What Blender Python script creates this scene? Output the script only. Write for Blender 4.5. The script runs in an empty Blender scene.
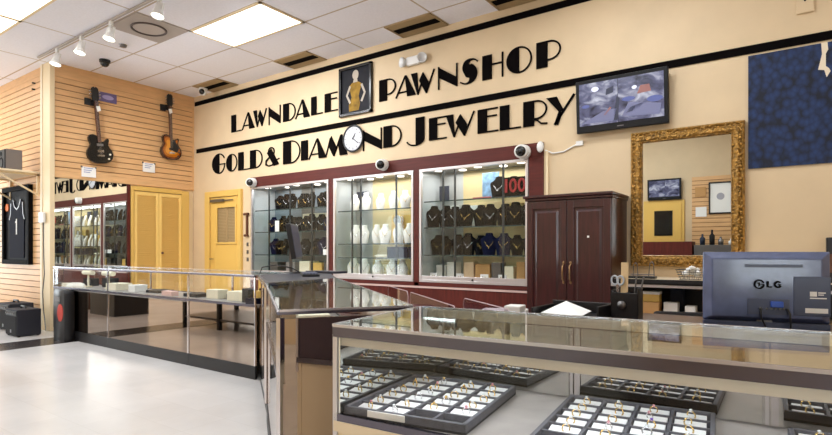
import bpy, bmesh, math, random
from mathutils import Vector, Matrix
random.seed(7)
PI = math.pi
COL = bpy.context.scene.collection

# ------------------------------------------------------------------ materials
def lin(c):
    c = c / 255.0
    return c / 12.92 if c <= 0.04045 else ((c + 0.055) / 1.055) ** 2.4
def rgb(r, g, b): return (lin(r), lin(g), lin(b), 1)
def mat(name, col, rough=.5, metal=0., spec=.5, emit=None, estr=0., noise=0., nscale=8., bump=0., stretch=(1, 1, 1), coat=0.):
    m = bpy.data.materials.new(name); m.use_nodes = True
    nt = m.node_tree; p = nt.nodes['Principled BSDF']
    p.inputs['Base Color'].default_value = rgb(*col)
    p.inputs['Roughness'].default_value = rough
    p.inputs['Metallic'].default_value = metal
    p.inputs['Specular IOR Level'].default_value = spec
    p.inputs['Coat Weight'].default_value = coat
    p.inputs['Coat Roughness'].default_value = .08
    if emit:
        p.inputs['Emission Color'].default_value = rgb(*emit)
        p.inputs['Emission Strength'].default_value = estr
    if noise or bump:
        tc = nt.nodes.new('ShaderNodeTexCoord'); mp = nt.nodes.new('ShaderNodeMapping')
        mp.inputs['Scale'].default_value = stretch
        nz = nt.nodes.new('ShaderNodeTexNoise'); nz.inputs['Scale'].default_value = nscale
        nz.inputs['Detail'].default_value = 5
        nt.links.new(tc.outputs['Object'], mp.inputs['Vector']); nt.links.new(mp.outputs['Vector'], nz.inputs['Vector'])
        if noise:
            r = nt.nodes.new('ShaderNodeValToRGB')
            a = [max(0, c * (1 - noise)) for c in col]; b = [min(255, c * (1 + noise)) for c in col]
            r.color_ramp.elements[0].position = .3; r.color_ramp.elements[1].position = .7
            r.color_ramp.elements[0].color = rgb(*a); r.color_ramp.elements[1].color = rgb(*b)
            nt.links.new(nz.outputs['Fac'], r.inputs['Fac']); nt.links.new(r.outputs['Color'], p.inputs['Base Color'])
        if bump:
            bp = nt.nodes.new('ShaderNodeBump'); bp.inputs['Strength'].default_value = bump
            bp.inputs['Distance'].default_value = .02
            nt.links.new(nz.outputs['Fac'], bp.inputs['Height']); nt.links.new(bp.outputs['Normal'], p.inputs['Normal'])
    return m
def glass(name, tint=(253, 254, 254), f0=.02, k=.6):
    m = bpy.data.materials.new(name); m.use_nodes = True; nt = m.node_tree; nt.nodes.clear()
    out = nt.nodes.new('ShaderNodeOutputMaterial'); mix = nt.nodes.new('ShaderNodeMixShader')
    tr = nt.nodes.new('ShaderNodeBsdfTransparent'); gl = nt.nodes.new('ShaderNodeBsdfGlossy')
    tr.inputs['Color'].default_value = rgb(*tint); gl.inputs['Roughness'].default_value = 0.0
    gl.inputs['Color'].default_value = (1, 1, 1, 1)
    lw = nt.nodes.new('ShaderNodeLayerWeight')
    pw = nt.nodes.new('ShaderNodeMath'); pw.operation = 'POWER'; pw.inputs[1].default_value = 5
    ma = nt.nodes.new('ShaderNodeMath'); ma.operation = 'MULTIPLY_ADD'; ma.inputs[1].default_value = k; ma.inputs[2].default_value = f0
    nt.links.new(lw.outputs['Facing'], pw.inputs[0]); nt.links.new(pw.outputs[0], ma.inputs[0])
    nt.links.new(ma.outputs[0], mix.inputs['Fac'])
    nt.links.new(tr.outputs[0], mix.inputs[1]); nt.links.new(gl.outputs[0], mix.inputs[2])
    nt.links.new(mix.outputs[0], out.inputs['Surface'])
    return m

M = {}
M['wall'] = mat('tan_paint', (218, 194, 158), .6, noise=.02, nscale=3)
M['wallw'] = mat('cream_paint', (236, 222, 196), .6)
M['slat'] = mat('slatwall_maple', (224, 178, 126), .45, noise=.035, nscale=4, stretch=(1, 1, 6))
M['slatshade'] = mat('slat_groove_shade', (150, 106, 64), .8)  # darker brown paints the shade into the slat grooves
M['trimc'] = mat('cream_trim', (236, 216, 178), .5)
M['black'] = mat('black_paint', (13, 10, 10), .9, spec=.04)
M['blackp'] = mat('black_plastic', (24, 24, 27), .4)
M['blackg'] = mat('black_gloss', (10, 9, 10), .2, coat=.2)
M['felt'] = mat('black_felt', (30, 29, 31), .95, noise=.15, nscale=60)
M['tray'] = mat('tray_grey_felt', (88, 88, 96), .8, noise=.08, nscale=80)
M['pad'] = mat('white_pad', (238, 238, 240), .7)
M['velvet'] = mat('black_velvet', (7, 6, 7), .95, spec=.1, noise=.2, nscale=40)
M['navyv'] = mat('navy_velvet', (13, 18, 44), .9, spec=.1)
M['leatherw'] = mat('white_leatherette', (240, 238, 230), .5)
M['leathert'] = mat('cream_leatherette', (238, 230, 206), .55)
M['cherry'] = mat('cherry_wood', (88, 34, 27), .5, spec=.25, noise=.12, nscale=7, stretch=(6, 6, .6))
M['cherryh'] = mat('cherry_wood_rail', (88, 36, 30), .5, spec=.25, noise=.08, nscale=7, stretch=(.6, 6, 6))
M['mahog'] = mat('dark_mahogany', (56, 22, 23), .33, noise=.22, nscale=5, stretch=(8, 8, .8), coat=.3)
M['alu'] = mat('brushed_aluminium', (214, 210, 212), .32, metal=.75)
M['chrome'] = mat('chrome', (214, 210, 212), .12, metal=1.)
M['rail'] = mat('polished_steel_rail', (112, 110, 124), .26, metal=1.)
M['mirror'] = mat('mirror', (232, 236, 234), .0, metal=1.)
M['smoke'] = mat('case_back_mirror', (200, 198, 194), .02, metal=1.)
M['bronze'] = mat('bronze_mirror', (164, 148, 134), .02, metal=1.)
M['mback'] = mat('mirror_backing', (74, 60, 70), .5)
M['lam'] = mat('tan_laminate', (214, 182, 148), .45)
M['lamc'] = mat('cream_laminate', (236, 218, 186), .45)
M['deck'] = mat('grey_deck', (150, 144, 142), .38, noise=.05, nscale=14)
M['glass'] = glass('case_glass')
M['glasst'] = glass('case_top_glass', (250, 253, 252), .025, .75)
M['shelfg'] = glass('shelf_glass', (238, 246, 243), .04, .8)
M['acry'] = glass('acrylic', (232, 226, 232), .07, .8)
M['acryedge'] = mat('acrylic_edge', (190, 168, 172), .3)
M['gold'] = mat('gold', (226, 194, 124), .25, metal=1.)
M['silver'] = mat('silver', (220, 220, 224), .2, metal=1.)
M['goldleaf'] = mat('gilded_plaster', (154, 116, 56), .4, metal=.5, noise=.3, nscale=40, bump=.6)
M['yellow'] = mat('yellow_paint', (224, 184, 98), .45)
M['yellowd'] = mat('yellow_door_paint', (228, 186, 98), .4)
M['white'] = mat('white_plastic', (236, 235, 232), .4)
M['paper'] = mat('paper', (244, 243, 240), .8)
M['card'] = mat('cardboard', (196, 150, 96), .8)
M['boxy'] = mat('yellow_box', (222, 184, 100), .7)
M['boxb'] = mat('dark_blue_box', (40, 48, 66), .7)
M['tiny'] = mat('grey_metal', (120, 118, 118), .35, metal=.8)
M['lgback'] = mat('glossy_slate_plastic', (84, 95, 130), .25, spec=.6, noise=.12, nscale=9, coat=.4)
M['lgdark'] = mat('dark_slate_plastic', (66, 74, 100), .35)
M['lglogo'] = mat('logo_grey', (8, 8, 12), .6, spec=.1)
M['blue'] = mat('blue_plug', (52, 92, 190), .4)
M['red'] = mat('red_cloth', (196, 60, 44), .7)
M['rosew'] = mat('rosewood', (92, 54, 34), .45)
M['maple'] = mat('maple_wood', (232, 204, 158), .5)
M['ivory'] = mat('ivory', (238, 230, 208), .5)
M['greyspk'] = mat('grey_speaker', (116, 108, 104), .5)
M['signp'] = mat('purple_sign', (104, 92, 140), .5)
M['signl'] = mat('lilac_print', (168, 158, 204), .5)
M['brown'] = mat('vent_brown', (160, 136, 98), .6)
M['vtile'] = mat('grey_ceiling_tile', (176, 166, 160), .8)
M['jersey'] = mat('navy_jersey', (9, 12, 30), .85, spec=.2, noise=.1, nscale=25)
M['bound'] = mat('dark_backing', (9, 10, 16), .7, spec=.2)
M['orange'] = mat('orange_badge', (226, 120, 54), .6)
M['redled'] = mat('red_led', (150, 12, 18), .5, emit=(200, 20, 26), estr=.12)
M['lens'] = mat('lit_spot', (255, 250, 240), .4, emit=(255, 248, 235), estr=3.)
M['diff'] = mat('light_diffuser', (255, 255, 255), .5, emit=(255, 252, 246), estr=2.2)
M['figp'] = mat('print_pale', (176, 164, 148), .6)
M['figg'] = mat('print_gold', (138, 106, 36), .6, spec=.15, noise=.2, nscale=12)
M['figbg'] = mat('print_charcoal', (30, 30, 36), .6, spec=.15, noise=.15, nscale=4)
M['blind'] = mat('tan_blind', (168, 142, 100), .6)
M['dial'] = mat('clock_dial', (188, 188, 194), .4)
M['tortoise'] = mat('kick_black', (30, 29, 31), .5)
M['opal'] = mat('smoky_purple', (120, 80, 190), .15)
M['gemw'] = mat('clear_gem', (240, 244, 250), .05, spec=.9)
M['gemp'] = mat('pink_gem', (226, 160, 170), .1)
M['blueb'] = mat('royal_blue', (60, 88, 150), .6)
M['bandfl'] = mat('charcoal_floor_tile', (62, 56, 54), .22, noise=.1, nscale=8)

def floor_mat():
    m = mat('polished_vinyl_floor', (222, 219, 217), .2, noise=.035, nscale=1.6)
    nt = m.node_tree; p = nt.nodes['Principled BSDF']
    tc = nt.nodes.new('ShaderNodeTexCoord')
    br = nt.nodes.new('ShaderNodeTexBrick'); br.offset = 0
    br.inputs['Scale'].default_value = 1; br.inputs['Brick Width'].default_value = .32; br.inputs['Row Height'].default_value = .32
    br.inputs['Mortar Size'].default_value = .0015
    br.inputs['Color1'].default_value = (1, 1, 1, 1); br.inputs['Color2'].default_value = (.96, .955, .95, 1); br.inputs['Mortar'].default_value = (.86, .85, .83, 1)
    nt.links.new(tc.outputs['Object'], br.inputs['Vector'])
    mx = nt.nodes.new('ShaderNodeMix'); mx.data_type = 'RGBA'; mx.blend_type = 'MULTIPLY'; mx.inputs['Factor'].default_value = 1
    src = p.inputs['Base Color'].links[0].from_socket
    nt.links.new(src, mx.inputs['A']); nt.links.new(br.outputs['Color'], mx.inputs['B'])
    nt.links.new(mx.outputs['Result'], p.inputs['Base Color'])
    return m
M['floor'] = floor_mat()
M['bright'] = mat('bright_edge', (206, 206, 214), .25, metal=.8)
GX0, GXP, GY0, GYP = -7.40, 1.3333, 5.03, .645
def ceil_mat():
    m = mat('ceiling_tiles', (238, 237, 246), .85, noise=.012, nscale=40)
    nt = m.node_tree; p = nt.nodes['Principled BSDF']; L = nt.links.new
    tc = nt.nodes.new('ShaderNodeTexCoord'); sp = nt.nodes.new('ShaderNodeSeparateXYZ'); L(tc.outputs['Object'], sp.inputs[0])
    def line(sock, off, per, w):
        a = nt.nodes.new('ShaderNodeMath'); a.operation = 'ADD'; a.inputs[1].default_value = -off + per * 40 + w / 2; L(sock, a.inputs[0])
        d = nt.nodes.new('ShaderNodeMath'); d.operation = 'MODULO'; d.inputs[1].default_value = per; L(a.outputs[0], d.inputs[0])
        c = nt.nodes.new('ShaderNodeMath'); c.operation = 'LESS_THAN'; c.inputs[1].default_value = w; L(d.outputs[0], c.inputs[0]); return c.outputs[0]
    mx = nt.nodes.new('ShaderNodeMath'); mx.operation = 'MAXIMUM'
    L(line(sp.outputs[0], GX0, GXP, .022), mx.inputs[0]); L(line(sp.outputs[1], GY0, GYP, .022), mx.inputs[1])
    mi = nt.nodes.new('ShaderNodeMix'); mi.data_type = 'RGBA'
    L(mx.outputs[0], mi.inputs['Factor']); L(p.inputs['Base Color'].links[0].from_socket, mi.inputs['A']); mi.inputs['B'].default_value = rgb(190, 174, 156)
    L(mi.outputs['Result'], p.inputs['Base Color'])
    return m
M['ceil'] = ceil_mat()
def forest_mat():
    m = mat('blue_forest_print', (20, 40, 90), .7); nt = m.node_tree; p = nt.nodes['Principled BSDF']; L = nt.links.new
    tc = nt.nodes.new('ShaderNodeTexCoord'); mp = nt.nodes.new('ShaderNodeMapping'); mp.inputs['Scale'].default_value = (17, 1, 13)
    L(tc.outputs['Object'], mp.inputs[0])
    nz = nt.nodes.new('ShaderNodeTexNoise'); nz.inputs['Scale'].default_value = 3; nz.inputs['Detail'].default_value = 4; L(mp.outputs[0], nz.inputs['Vector'])
    av = nt.nodes.new('ShaderNodeMix'); av.data_type = 'RGBA'; av.inputs['Factor'].default_value = .22
    L(mp.outputs[0], av.inputs['A']); L(nz.outputs['Color'], av.inputs['B'])
    vo = nt.nodes.new('ShaderNodeTexVoronoi'); vo.inputs['Scale'].default_value = 1.7; L(av.outputs['Result'], vo.inputs['Vector'])
    rp = nt.nodes.new('ShaderNodeValToRGB'); e = rp.color_ramp.elements
    e[0].position = .0; e[0].color = rgb(28, 56, 104); e[1].position = .85; e[1].color = rgb(8, 14, 34)
    x = e.new(.4); x.color = rgb(22, 44, 86)
    L(vo.outputs['Distance'], rp.inputs['Fac']); L(rp.outputs['Color'], p.inputs['Base Color'])
    return m
M['forest'] = forest_mat()
def screen_mat(name, seed, strength=.72):
    m = mat(name, (10, 10, 14), .2); nt = m.node_tree; p = nt.nodes['Principled BSDF']; L = nt.links.new
    tc = nt.nodes.new('ShaderNodeTexCoord'); mp = nt.nodes.new('ShaderNodeMapping'); mp.inputs['Location'].default_value = (seed, 0, seed * 2)
    mp.inputs['Rotation'].default_value = (0, .6, 0); mp.inputs['Scale'].default_value = (4.5, 1, 7)
    L(tc.outputs['Object'], mp.inputs[0])
    nz = nt.nodes.new('ShaderNodeTexNoise'); nz.inputs['Scale'].default_value = 1.3; nz.inputs['Detail'].default_value = 6; nz.inputs['Distortion'].default_value = .6
    L(mp.outputs[0], nz.inputs['Vector'])
    rp = nt.nodes.new('ShaderNodeValToRGB'); e = rp.color_ramp.elements
    e[0].position = .32; e[0].color = rgb(40, 42, 64); e[1].position = .7; e[1].color = rgb(226, 228, 244)
    x = e.new(.5); x.color = rgb(110, 112, 146)
    L(nz.outputs['Fac'], rp.inputs['Fac']); L(rp.outputs['Color'], p.inputs['Emission Color']); p.inputs['Emission Strength'].default_value = strength
    return m
M['feed1'] = screen_mat('camera_feed_street', 1.7); M['feed2'] = screen_mat('camera_feed_lot', 4.3); M['feed3'] = screen_mat('camera_feed_shop', 9.1)
def emis(name, c, s): return mat(name, c, .5, emit=c, estr=s)
M['f_white'] = emis('feed_glare', (206, 210, 230), .5); M['f_blue'] = emis('feed_blue', (74, 82, 130), .6)
M['f_red'] = emis('feed_rust', (124, 84, 80), .6); M['f_dark'] = emis('feed_dark', (44, 46, 62), .6); M['f_road'] = emis('feed_road', (96, 98, 126), .6)

# ------------------------------------------------------------------ mesh builder
class MB:
    def __init__(self, T=None):
        self.v = []; self.f = []; self.mi = []; self.sm = []; self.T = T or Matrix(); self.m = 0
    def add(self, vs, fs, smooth=False, T=None):
        n = len(self.v); X = self.T @ T if T is not None else self.T
        self.v += [X @ Vector(p) for p in vs]
        for f in fs:
            self.f.append([i + n for i in f]); self.mi.append(self.m); self.sm.append(smooth)
        return self
    def box(self, a, b, T=None):
        x0, y0, z0 = [min(p, q) for p, q in zip(a, b)]; x1, y1, z1 = [max(p, q) for p, q in zip(a, b)]
        return self.add([(x0, y0, z0), (x1, y0, z0), (x1, y1, z0), (x0, y1, z0), (x0, y0, z1), (x1, y0, z1), (x1, y1, z1), (x0, y1, z1)],
                        [(0, 3, 2, 1), (4, 5, 6, 7), (0, 1, 5, 4), (1, 2, 6, 5), (2, 3, 7, 6), (3, 0, 4, 7)], T=T)
    def cbox(self, c, s, T=None):
        return self.box([c[i] - s[i] / 2 for i in range(3)], [c[i] + s[i] / 2 for i in range(3)], T)
    def slab(self, poly, z0, z1, T=None):          # polygon in xy, extruded in z
        n = len(poly)
        return self.add([(x, y, z0) for x, y in poly] + [(x, y, z1) for x, y in poly],
                        [tuple(range(n - 1, -1, -1)), tuple(range(n, 2 * n))] + [(i, (i + 1) % n, n + (i + 1) % n, n + i) for i in range(n)], T=T)
    def plate(self, poly, y0, y1, T=None):         # polygon in xz, extruded in y
        n = len(poly)
        return self.add([(x, y0, z) for x, z in poly] + [(x, y1, z) for x, z in poly],
                        [tuple(range(n)), tuple(range(2 * n - 1, n - 1, -1))] + [((i + 1) % n, i, n + i, n + (i + 1) % n) for i in range(n)], T=T)
    def strip(self, p, q, z0, z1, th, off=0.):     # vertical panel from p to q, thickness to the left of p->q
        d = Vector((q[0] - p[0], q[1] - p[1])); d.normalize(); n = Vector((-d.y, d.x))
        P = [Vector(p) + n * off, Vector(q) + n * off, Vector(q) + n * (off + th), Vector(p) + n * (off + th)]
        return self.slab([tuple(a) for a in P], z0, z1)
    def cyl(self, p, q, r, r2=None, n=14, T=None, smooth=True):
        p = Vector(p); q = Vector(q); r2 = r if r2 is None else r2; d = (q - p).normalized()
        u = d.orthogonal().normalized(); w = d.cross(u); vs = []
        for c, rr in ((p, r), (q, r2)):
            for i in range(n):
                a = 2 * PI * i / n; vs.append(c + (u * math.cos(a) + w * math.sin(a)) * rr)
        self.add(vs, [(i, (i + 1) % n, n + (i + 1) % n, n + i) for i in range(n)], smooth, T)
        self.add(vs[:n], [tuple(range(n - 1, -1, -1))], False, T); self.add(vs[n:], [tuple(range(n))], False, T)
        return self
    def tube(self, pts, r, n=8, closed=False, T=None):
        pts = [Vector(p) for p in pts]; k = len(pts); vs = []; up = None
        for i, p in enumerate(pts):
            a = pts[(i - 1) % k] if closed or i else p; b = pts[(i + 1) % k] if closed or i < k - 1 else p
            d = (b - a).normalized()
            if up is None: up = d.orthogonal().normalized()
            up = (up - d * up.dot(d)).normalized(); w = d.cross(up)
            rr = r[i] if isinstance(r, (list, tuple)) else r
            vs += [p + (up * math.cos(2 * PI * j / n) + w * math.sin(2 * PI * j / n)) * rr for j in range(n)]
        fs = [(i * n + j, i * n + (j + 1) % n, ((i + 1) % k) * n + (j + 1) % n, ((i + 1) % k) * n + j) for i in range(k if closed else k - 1) for j in range(n)]
        self.add(vs, fs, True, T)
        if not closed:
            self.add(vs[:n], [tuple(range(n - 1, -1, -1))], False, T); self.add(vs[-n:], [tuple(range(n))], False, T)
        return self
    def lathe(self, prof, n=20, T=None):           # (r, z) around z
        k = len(prof); vs = [(r * math.cos(2 * PI * j / n), r * math.sin(2 * PI * j / n), z) for r, z in prof for j in range(n)]
        return self.add(vs, [(i * n + j, i * n + (j + 1) % n, (i + 1) * n + (j + 1) % n, (i + 1) * n + j) for i in range(k - 1) for j in range(n)], True, T)
    def ball(self, c, r, n=12, T=None, s=(1, 1, 1)):
        k = n // 2; X = Matrix.Translation(c) @ Matrix.Diagonal((s[0], s[1], s[2], 1))
        return self.lathe([(max(1e-5, r * math.sin(PI * i / k)), -r * math.cos(PI * i / k)) for i in range(k + 1)], n, (T @ X) if T is not None else X)
    def loft(self, rings, T=None):                 # list of closed rings of equal length
        n = len(rings[0]); vs = [p for r in rings for p in r]
        self.add(vs, [(i * n + j, i * n + (j + 1) % n, (i + 1) * n + (j + 1) % n, (i + 1) * n + j) for i in range(len(rings) - 1) for j in range(n)], True, T)
        self.add(rings[0], [tuple(range(n - 1, -1, -1))], False, T); self.add(rings[-1], [tuple(range(n))], False, T)
        return self
    def build(self, name, mats, parent=None, bevel=0.):
        me = bpy.data.meshes.new(name); me.from_pydata([tuple(p) for p in self.v], [], self.f)
        for m in (mats if isinstance(mats, (list, tuple)) else [mats]): me.materials.append(m if not isinstance(m, str) else M[m])
        for p, i, s in zip(me.polygons, self.mi, self.sm): p.material_index = i; p.use_smooth = s
        bm = bmesh.new(); bm.from_mesh(me); bmesh.ops.recalc_face_normals(bm, faces=bm.faces); bm.to_mesh(me); bm.free()
        o = bpy.data.objects.new(name, me); COL.objects.link(o)
        if parent: o.parent = parent
        if bevel:
            b = o.modifiers.new('bevel', 'BEVEL'); b.width = bevel; b.segments = 2; b.limit_method = 'ANGLE'
        return o
def rot(z=0, x=0, y=0): return Matrix.Rotation(z, 4, 'Z') @ Matrix.Rotation(x, 4, 'X') @ Matrix.Rotation(y, 4, 'Y')
def tl(x, y, z): return Matrix.Translation((x, y, z))
def tag(o, label, cat, group=None, kind=None):
    o['label'] = label; o['category'] = cat
    if group: o['group'] = group
    if kind: o['kind'] = kind
    return o
def thing(name, label, cat, loc=(0, 0, 0), rz=0., group=None, rx=0., ry=0.):
    o = bpy.data.objects.new(name, None); COL.objects.link(o); o.empty_display_size = .1
    o.location = loc; o.rotation_euler = (rx, ry, rz)
    return tag(o, label, cat, group)
def struct(name, mb, m, bevel=0.):
    o = mb.build(name, m, bevel=bevel); o['kind'] = 'structure'; return o
def children(o): return [c for c in ALLOBJ() if c.parent == o]
def ALLOBJ(): return list(COL.objects)
def copy_tree(o, parent=None, kids=None):
    c = o.copy(); COL.objects.link(c)
    if parent is not None: c.parent = parent
    for ch in (kids[o.name] if kids and o.name in kids else o.children): copy_tree(ch, c)
    return c
ORD = ['first', 'second', 'third', 'fourth', 'fifth', 'sixth', 'seventh', 'eighth', 'ninth', 'tenth', 'eleventh', 'twelfth']

# ------------------------------------------------------------------ room shell
WY, LX, CZ, PY = 5.43, -8.66, 3.82, 3.23       # back wall, guitar wall, ceiling, partition wall
SX, FY, RX = -15.0, -1.6, 2.6                  # street side, wall behind the camera, right wall
struct('floor', MB().box((SX, FY, -.06), (RX, WY + .75, 0)), 'floor')
b = MB(); b.slab([(-8.0, -1.55), (-7.42, -1.55), (-7.42, 2.72), (-4.0, 2.72), (-4.0, 3.4), (-8.0, 3.2)], 0, .003)
b = MB(); b.box((-8.0, FY, 0), (-7.42, 3.15, .003)); struct('trim_1', b, 'bandfl')
struct('ceiling', MB().box((SX, FY, CZ), (RX, WY + .75, CZ + .08)), 'ceil')
b = MB()
b.box((LX - .1, WY, 0), (-7.10, WY + .1, CZ)); b.box((-7.10, WY, 2.16), (-2.36, WY + .1, CZ)); b.box((-2.36, WY, 0), (RX, WY + .1, CZ)); b.box((-7.10, WY, 0), (-2.36, WY + .1, .72))
struct('wall_back', b, 'wall')
b = MB(); b.box((-8.62, WY - .012, 3.655), (RX, WY, 3.725)); struct('trim_2', b, 'black')
b = MB(); b.box((-8.57, WY - .012, 2.83), (RX, WY, 2.90)); struct('trim_3', b, 'black')

def slats(y0, y1, z0, z1, pitch=.0862, gap=.0115, dep=.014):
    """slat boards on the plane x=0 facing +x, from y0 to y1"""
    b = MB(); z = z1
    b.m = 1; b.box((-.03, y0, z0), (-dep, y1, z1)); b.m = 0
    while z > z0 + .002:
        zl = max(z0, z - pitch + gap); b.box((-dep, y0, zl), (0, y1, z)); z -= pitch
    return b
# guitar wall
struct('wall_left', MB().box((LX - .12, PY, 0), (LX - .03, WY, CZ)), 'trimc')
b = slats(3.26, 5.40, 2.29, 3.63); b.m = 2; b.box((-.03, PY, 3.632), (.004, WY, CZ)); b.box((-.03, PY, 2.19), (.004, WY, 2.288)); b.box((-.03, 5.40, 2.288), (.004, WY, 3.632))
o = struct('wall_left_slats', b, ['slat', 'slatshade', 'slat']); o.location.x = LX
# partition wall with slats facing the viewer
struct('wall_partition', MB().box((SX, PY + .03, 0), (LX - .03, PY + .13, CZ)), 'trimc')
b = slats(-(-8.96) + 0, 8.96 + 3.2, .1, 3.70)
b.m = 2; b.box((-.03, 8.66, 3.702), (.004, 12.2, CZ)); b.box((-.03, 8.66, 0), (.004, 12.2, .098))
o = struct('wall_partition_slats', b, ['slat', 'slatshade', 'slat']); o.rotation_euler.z = -PI / 2; o.location = (0, PY, 0)
# (local +y -> world +x after -90deg turn, so mirror it)
for v in o.data.vertices: v.co.y = -v.co.y
o.data.flip_normals()
b = MB(); b.box((-8.98, PY - .035, 0), (-8.64, PY + .03, CZ)); struct('trim_4', b, 'trimc', .006)
b = MB(); b.box((-8.93, PY - .045, 0), (-8.88, PY - .035, CZ)); struct('trim_5', b, 'wallw', .003)
# wall behind the camera, right wall, street side with windows
b = MB(); FILL_WIN = [(-11.0, -9.3), (1.35, 2.45)]; xx = SX  # front wall windows added to bring in fill light
for a, c in FILL_WIN:
    b.box((xx, FY - .1, 0), (a, FY, CZ)); b.box((a, FY - .1, 0), (c, FY, .25)); b.box((a, FY - .1, 3.1), (c, FY, CZ)); xx = c
b.box((xx, FY - .1, 0), (RX, FY, CZ))
struct('wall_front', b, 'wall')
struct('wall_right', MB().box((RX, FY, 0), (RX + .1, WY, CZ)), 'wall')
b = MB(); b.box((SX - .1, FY, 0), (SX, PY, .25)); b.box((SX - .1, FY, 3.1), (SX, PY, CZ))
for y in (-1.5, .0, 1.5, 3.1): b.box((SX - .1, y - .13, .25), (SX, y + .13, 3.1))
struct('wall_street', b, 'wallw')
for i, (a, c) in enumerate(((-1.37, -.13), (.13, 1.37), (1.63, 2.97))):
    w = thing('window_%d' % (i + 1), 'storefront window', 'window'); del w['category']; del w['label']; w['kind'] = 'structure'
    fr = MB(); fr.box((SX - .08, a, .25), (SX - .02, a + .05, 3.1)); fr.box((SX - .08, c - .05, .25), (SX - .02, c, 3.1)); fr.box((SX - .08, a, .25), (SX - .02, c, .3)); fr.box((SX - .08, a, 3.05), (SX - .02, c, 3.1)); fr.box((SX - .08, a, 2.2), (SX - .02, c, 2.25))
    fr.build('window_frame', 'alu', w); MB().box((SX - .055, a + .05, .3), (SX - .049, c - .05, 3.05)).build('pane', 'glass', w)

for i, (a, c) in enumerate(FILL_WIN):
    w = thing('window_%d' % (i + 4), 'storefront window', 'window'); del w['category']; del w['label']; w['kind'] = 'structure'
    fr = MB(); fr.box((a, FY - .08, .25), (a + .05, FY - .02, 3.1)); fr.box((c - .05, FY - .08, .25), (c, FY - .02, 3.1)); fr.box((a, FY - .08, .25), (c, FY - .02, .3)); fr.box((a, FY - .08, 3.05), (c, FY - .02, 3.1))
    fr.build('window_frame', 'alu', w); MB().box((a + .05, FY - .055, .3), (c - .05, FY - .049, 3.05)).build('pane', 'glass', w)

# ------------------------------------------------------------------ ceiling things
def troffer(x0, y0, label, en=30):
    t = thing('ceiling_light', label, 'light', (x0, y0, CZ), group='fluorescent ceiling panels')
    W, D = GXP, GYP; f = MB()
    for a, c in (((0, 0), (W, .03)), ((0, D - .03), (W, D)), ((0, 0), (.03, D)), ((W - .03, 0), (W, D))): f.box((a[0], a[1], -.012), (c[0], c[1], -.001))
    f.build('frame', 'trimc', t); MB().box((.03, .03, -.008), (W - .03, D - .03, -.003)).build('diffuser', 'diff', t)
    L = bpy.data.lights.new('panel_light', 'AREA'); L.shape = 'RECTANGLE'; L.size = W - .08; L.size_y = D - .08; L.energy = en; L.color = (.88, .945, 1)
    lo = bpy.data.objects.new('panel_light', L); COL.objects.link(lo); lo.parent = t; lo.location = (W / 2, D / 2, -.02)
GY = lambda k: GY0 - GYP * k
for k, (gx, gy, lab) in enumerate(((-6.067, GY(2), 'bright ceiling light panel near the wall lettering, whole in view'),
        (-7.40, GY(5), 'bright ceiling light panel in the upper left corner, inner of the two'),
        (-8.733, GY(5), 'bright ceiling light panel at the far left edge, outer of the two'),
        (-3.40, GY(5), 'ceiling light panel over the customer floor'), (-3.40, GY(8), 'ceiling light panel over the middle of the shop'),
        (-11.4, GY(5), 'ceiling light panel toward the street windows'), (-11.4, GY(8), 'ceiling light panel by the street windows at the front wall'), (-7.40, GY(8), 'ceiling light panel by the front wall'),
        (-2.067, GY(2), 'ceiling light panel above the mahogany cupboard'), (-.733, GY(5), 'ceiling light panel above the ring counter'), (.6, GY(2), 'ceiling light panel over the right end of the back desk'))):
    troffer(gx, gy, lab, 42 if gy < 0 else 5 if gx > -1 else 5 if gx == -8.733 else 15 if gx < -7.3 else 28)
for x, lab in ((-8.07, 'brown ceiling vent in the far corner by the guitars'), (-6.07, 'brown ceiling vent left of the small framed picture'), (-4.07, 'brown ceiling vent above the emergency light'), (-2.74, 'brown ceiling vent at the top edge, rightmost of the row')):
    t = thing('ceiling_vent', lab, 'vent', (x, 5.03, CZ), group='brown ceiling vents'); W, D = .667, .39
    MB().box((0, 0, -.006), (W, D, -.001)).build('vent_panel', 'brown', t)
    MB().box((.03, D * .38, -.012), (W - .03, D * .66, -.006)).build('slot', 'black', t)
    f = MB()
    for a, c in (((0, 0), (W, .015)), ((0, D - .015), (W, D)), ((0, 0), (.015, D)), ((W - .015, 0), (W, D))): f.box((a[0], a[1], -.014), (c[0], c[1], -.006))
    f.build('frame', 'brown', t)
t = thing('ceiling_speaker', 'grey square ceiling tile with a round ringed grille', 'ceiling speaker', (-6.40, 3.42, CZ))
MB().box((-.333, -.32, -.008), (.333, .32, -.001)).build('tile_panel', 'vtile', t)
MB().tube([(.19 * math.cos(a), .19 * math.sin(a), -.012) for a in [2 * PI * i / 32 for i in range(32)]], .013, closed=True).build('ring', mat('ring_dark', (92, 80, 78), .6), t)
MB().cyl((0, 0, -.012), (0, 0, -.004), .17, n=32).build('grille', mat('grille_grey', (188, 178, 172), .8), t)
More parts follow.
